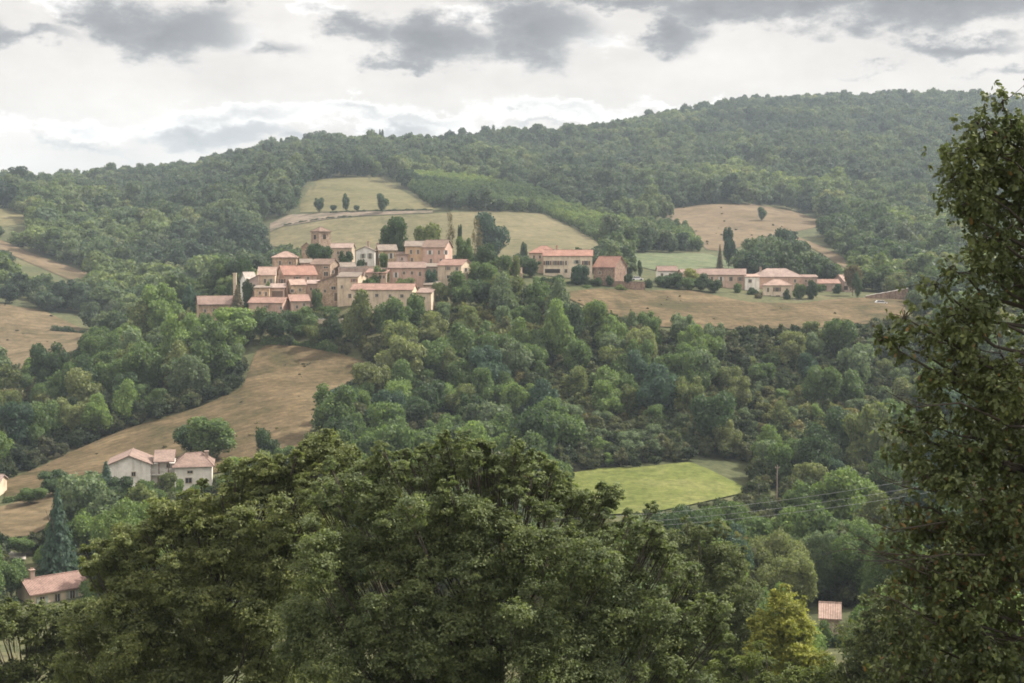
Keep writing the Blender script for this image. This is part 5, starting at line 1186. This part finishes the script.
# ------------------------------------------------------------------ stuff: far woods and undergrowth (instances inside one object each)
def far_points():
    out = []
    for Y0, Y1, s, rm in ((470, 620, 8.2, 4.4), (620, 820, 10.0, 5.9), (820, 1100, 10.8, 6.3), (1100, 1500, 10.8, 6.0), (1500, 2150, 11.0, 5.8)):
        g_ = jitter_grid(Y0, Y1, s, .47); x, y = g_[:, 0], g_[:, 1]; z = height(x, y); n = len(x)
        big = np.sin(x * .021 + 1) * np.sin(y * .017) * .18
        r = rm * np.clip(rng.normal(1, .24, n) + big, .5, 1.7); h = r * rng.uniform(1.7, 2.5, n)
        ppx, ppy = proj(x, y, z)
        ok = allowed(x, y, z, r, h, .8, (0.02, .45, .8))
        ok &= ~((y < 560) & (ppx > 262) & (ppx < 905) & (y < 545))
        plant = in_poly(np.array([(398, 180), (440, 178), (530, 192), (600, 222), (705, 236), (708, 252), (600, 250), (545, 214), (432, 208)]), ppx, ppy) & (y > 640)
        ok &= ~plant
        # keep only slopes that can be seen: sight line clearance against the ground in front
        vis = np.ones(n, bool); zt = z + h
        for f in np.linspace(.3, .97, 16):
            vis &= height(x * f, y * f) < zt * f + 3.0
        ok &= vis
        light = in_poly(np.array([(-60, 300), (0, 265), (20, 200), (90, 190), (160, 225), (215, 270), (240, 300), (130, 335), (90, 305), (60, 285), (0, 302)]), ppx, ppy)
        light |= in_poly(np.array([(690, 180), (760, 168), (860, 190), (1000, 225), (1000, 310), (830, 290), (798, 236), (826, 216), (735, 190)]), ppx, ppy)
        light &= (np.sin(x * .031 + y * .013) + np.sin(y * .027 - x * .011) + rng.normal(0, .5, n)) > -.75
        r = np.where(light & ~plant, r * 1.12, r)
        out.append(np.column_stack([x, y, z, r, h, np.where(plant, 1, np.where(light, 2, 0))])[ok])
    g_ = jitter_grid(640, 1260, 5.4, .3); x, y = g_[:, 0], g_[:, 1]; z = height(x, y); n = len(x)
    ppx, ppy = proj(x, y, z); r = rng.uniform(2.7, 3.6, n); h = r * rng.uniform(1.9, 2.4, n)
    k = in_poly(PLANT, ppx, ppy) & allowed(x, y, z, r, h, .6)
    out.append(np.column_stack([x, y, z, r, h, np.ones(n)])[k])
    return np.concatenate(out)
PLANT = np.array([(398, 180), (440, 178), (530, 192), (600, 222), (705, 236), (708, 252), (600, 250), (545, 214), (432, 208)])
def scatter(name, pts, protos, mat, label=None):
    """one object: its mesh holds a few crown shapes and one vertex per plant; geometry nodes put a crown on each"""
    Vs, Fs, A = [], [], []; n = 0
    for k, (V, Fq) in enumerate(protos): Vs.append(V); Fs.append(Fq + n); A.append(np.full(len(V), k)); n += len(V)
    x, y, z, r, h = [pts[:, i] for i in range(5)]
    m = len(pts); Vs.append(np.stack([x, y, z + h * .5], -1)); A.append(np.full(m, -1))
    me = mesh_np(name, np.concatenate(Vs), np.concatenate(Fs), mat)
    a = np.concatenate(A).astype(np.int32); at_ = me.attributes.new('proto', 'INT', 'POINT'); at_.data.foreach_set('value', a)
    pick = np.zeros(n + m, np.int32); pick[n:] = rng.integers(0, len(protos), m) 
    at_ = me.attributes.new('pick', 'INT', 'POINT'); at_.data.foreach_set('value', pick)
    sc_ = np.ones((n + m, 3), np.float32); sc_[n:] = np.stack([r, r, h * .5], -1)
    at_ = me.attributes.new('size', 'FLOAT_VECTOR', 'POINT'); at_.data.foreach_set('vector', sc_.ravel())
    ro_ = np.zeros((n + m, 3), np.float32); ro_[n:, 2] = rng.uniform(0, 6.28, m)
    at_ = me.attributes.new('turn', 'FLOAT_VECTOR', 'POINT'); at_.data.foreach_set('vector', ro_.ravel())
    o = link(name, me); tag(o, label, None, None, 'stuff')
    ng = bpy.data.node_groups.new(name, 'GeometryNodeTree')
    ng.interface.new_socket('Geometry', in_out='INPUT', socket_type='NodeSocketGeometry'); ng.interface.new_socket('Geometry', in_out='OUTPUT', socket_type='NodeSocketGeometry')
    gi, go = ng.nodes.new('NodeGroupInput'), ng.nodes.new('NodeGroupOutput')
    def attr(nm, ty):
        q = ng.nodes.new('GeometryNodeInputNamedAttribute'); q.data_type = ty; q.inputs[0].default_value = nm; return q.outputs[0]
    pr = attr('proto', 'INT')
    def sep(k):
        c = ng.nodes.new('FunctionNodeCompare'); c.data_type = 'INT'; c.operation = 'EQUAL'
        ng.links.new(pr, c.inputs[2]); c.inputs[3].default_value = k
        s = ng.nodes.new('GeometryNodeSeparateGeometry'); s.domain = 'POINT'
        ng.links.new(gi.outputs[0], s.inputs[0]); ng.links.new(c.outputs[0], s.inputs[1]); return s.outputs[0]
    g2 = ng.nodes.new('GeometryNodeGeometryToInstance')
    for k in reversed(range(len(protos))): ng.links.new(sep(k), g2.inputs[0])
    # instance order follows the join order: one geometry-to-instance node each
    ng.nodes.remove(g2); jn = ng.nodes.new('GeometryNodeJoinGeometry')
    for k in reversed(range(len(protos))):
        g2 = ng.nodes.new('GeometryNodeGeometryToInstance'); ng.links.new(sep(k), g2.inputs[0]); ng.links.new(g2.outputs[0], jn.inputs[0])
    ip = ng.nodes.new('GeometryNodeInstanceOnPoints')
    ng.links.new(sep(-1), ip.inputs['Points']); ng.links.new(jn.outputs[0], ip.inputs['Instance']); ip.inputs['Pick Instance'].default_value = True
    ng.links.new(attr('pick', 'INT'), ip.inputs['Instance Index']); ng.links.new(attr('size', 'FLOAT_VECTOR'), ip.inputs['Scale'])
    er_ = ng.nodes.new('FunctionNodeEulerToRotation'); ng.links.new(attr('turn', 'FLOAT_VECTOR'), er_.inputs[0]); ng.links.new(er_.outputs[0], ip.inputs['Rotation'])
    ng.links.new(ip.outputs[0], go.inputs[0])
    md = o.modifiers.new('scatter', 'NODES'); md.node_group = ng
    return o
FP = far_points()
far_protos = [crown_round(300 + i, 900, .20, ('tall', 'tall', 'round', 'round', 'flat', 'round', 'tall', 'round')[i]) for i in range(8)]
scatter('far_woods', FP[FP[:, 5] == 0], far_protos, LEAF_FAR, 'dense mixed woods covering the far hills behind the village')
LEAF_YOUNG = leaf_mat('plantation_leaves', [(0, (.115, .155, .066)), (.5, (.135, .18, .075)), (1, (.16, .195, .08))], .3)
LEAF_LIGHT = leaf_mat('valley_leaves', [(0, (.095, .125, .055)), (.3, (.125, .16, .068)), (.6, (.155, .185, .08)), (.85, (.14, .18, .10)), (1, (.20, .20, .095))], .3)
scatter('young_plantation', FP[FP[:, 5] == 1], far_protos[:2], LEAF_YOUNG, 'even young plantation strip right of the pasture behind the village')
scatter('valley_woods', FP[FP[:, 5] == 2], far_protos, LEAF_LIGHT, 'lighter broadleaf woods in the side valleys left and right of the village')
# rough tufts and weeds on the dry fields
tp = []
for (P_, ya, yb), nm in zip(FIELDS, FIELD_NAMES):
    if nm not in ('hill_field', 'village_field', 'dry_slope', 'orchard_slope', 'dry_hillside'): continue
    sp_ = 1.7 if yb < 560 else 3.5
    g_ = jitter_grid(ya - 4, yb + 4, sp_, .42); tx, ty = g_[:, 0], g_[:, 1]; tz = height(tx, ty) + .25; a_, b_ = proj(tx, ty, tz)
    ins = in_poly(P_, a_, b_) & (rng.random(len(tx)) < .012 + .5 * np.clip(np.sin(tx * .11 + 2) * np.sin(ty * .09 + tx * .05) - .55, 0, 1))
    s_ = rng.uniform(.15, .7, len(tx)) ** 1.5 * (1 if yb < 560 else 1.8); tp.append(np.column_stack([tx, ty, tz - .15, s_, s_ * rng.uniform(.9, 1.5, len(tx))])[ins])
tp = np.concatenate(tp)
LEAF_DRY = leaf_mat('dry_weeds', [(0, (.14, .13, .065)), (.3, (.18, .15, .085)), (.7, (.23, .18, .115)), (1, (.30, .24, .16))], .5)
scatter('dry_weeds', tp, [crown_round(500 + i, 160, .42, 'flat') for i in range(3)], LEAF_DRY, 'rough tufts of dry grass and weeds on the brown fields')
ep = np.column_stack([ex, ey, ez - .2, er, eh])[eok]
if rest: ep = np.vstack([ep, np.array([[t['x'], t['y'], t['z'], t['r'], t['h']] for t in rest])])
LEAF_UND = leaf_mat('undergrowth_leaves', [(0.0, (.045, .06, .03)), (0.35, (.07, .088, .038)), (0.6, (.10, .105, .045)), (0.85, (.12, .125, .06)), (1.0, (.14, .12, .06))], .7)
scatter('undergrowth', ep, [crown_round(400 + i, 700, .22, ('round', 'flat', 'round', 'tall')[i]) for i in range(4)], LEAF_UND, 'low undergrowth and hidden trees between the valley trees')
print('COUNTS', len(TL), len(chosen), len(rest), len(FP), len(ep), {k: len(v) for k, v in zg.items()})

# ------------------------------------------------------------------ output
sc.view_settings.view_transform = 'Standard'; sc.view_settings.look = 'None'; sc.view_settings.gamma = 1.0
sc.view_settings.use_curve_mapping = False; sc.view_settings.exposure = 0.9
cy = sc.cycles; cy.use_denoising = True; cy.max_bounces = 7; cy.diffuse_bounces = 5; cy.glossy_bounces = 1; cy.transmission_bounces = 3; cy.volume_bounces = 0; cy.transparent_max_bounces = 4
cy.filter_width = 1.75; cy.caustics_reflective = False; cy.caustics_refractive = False
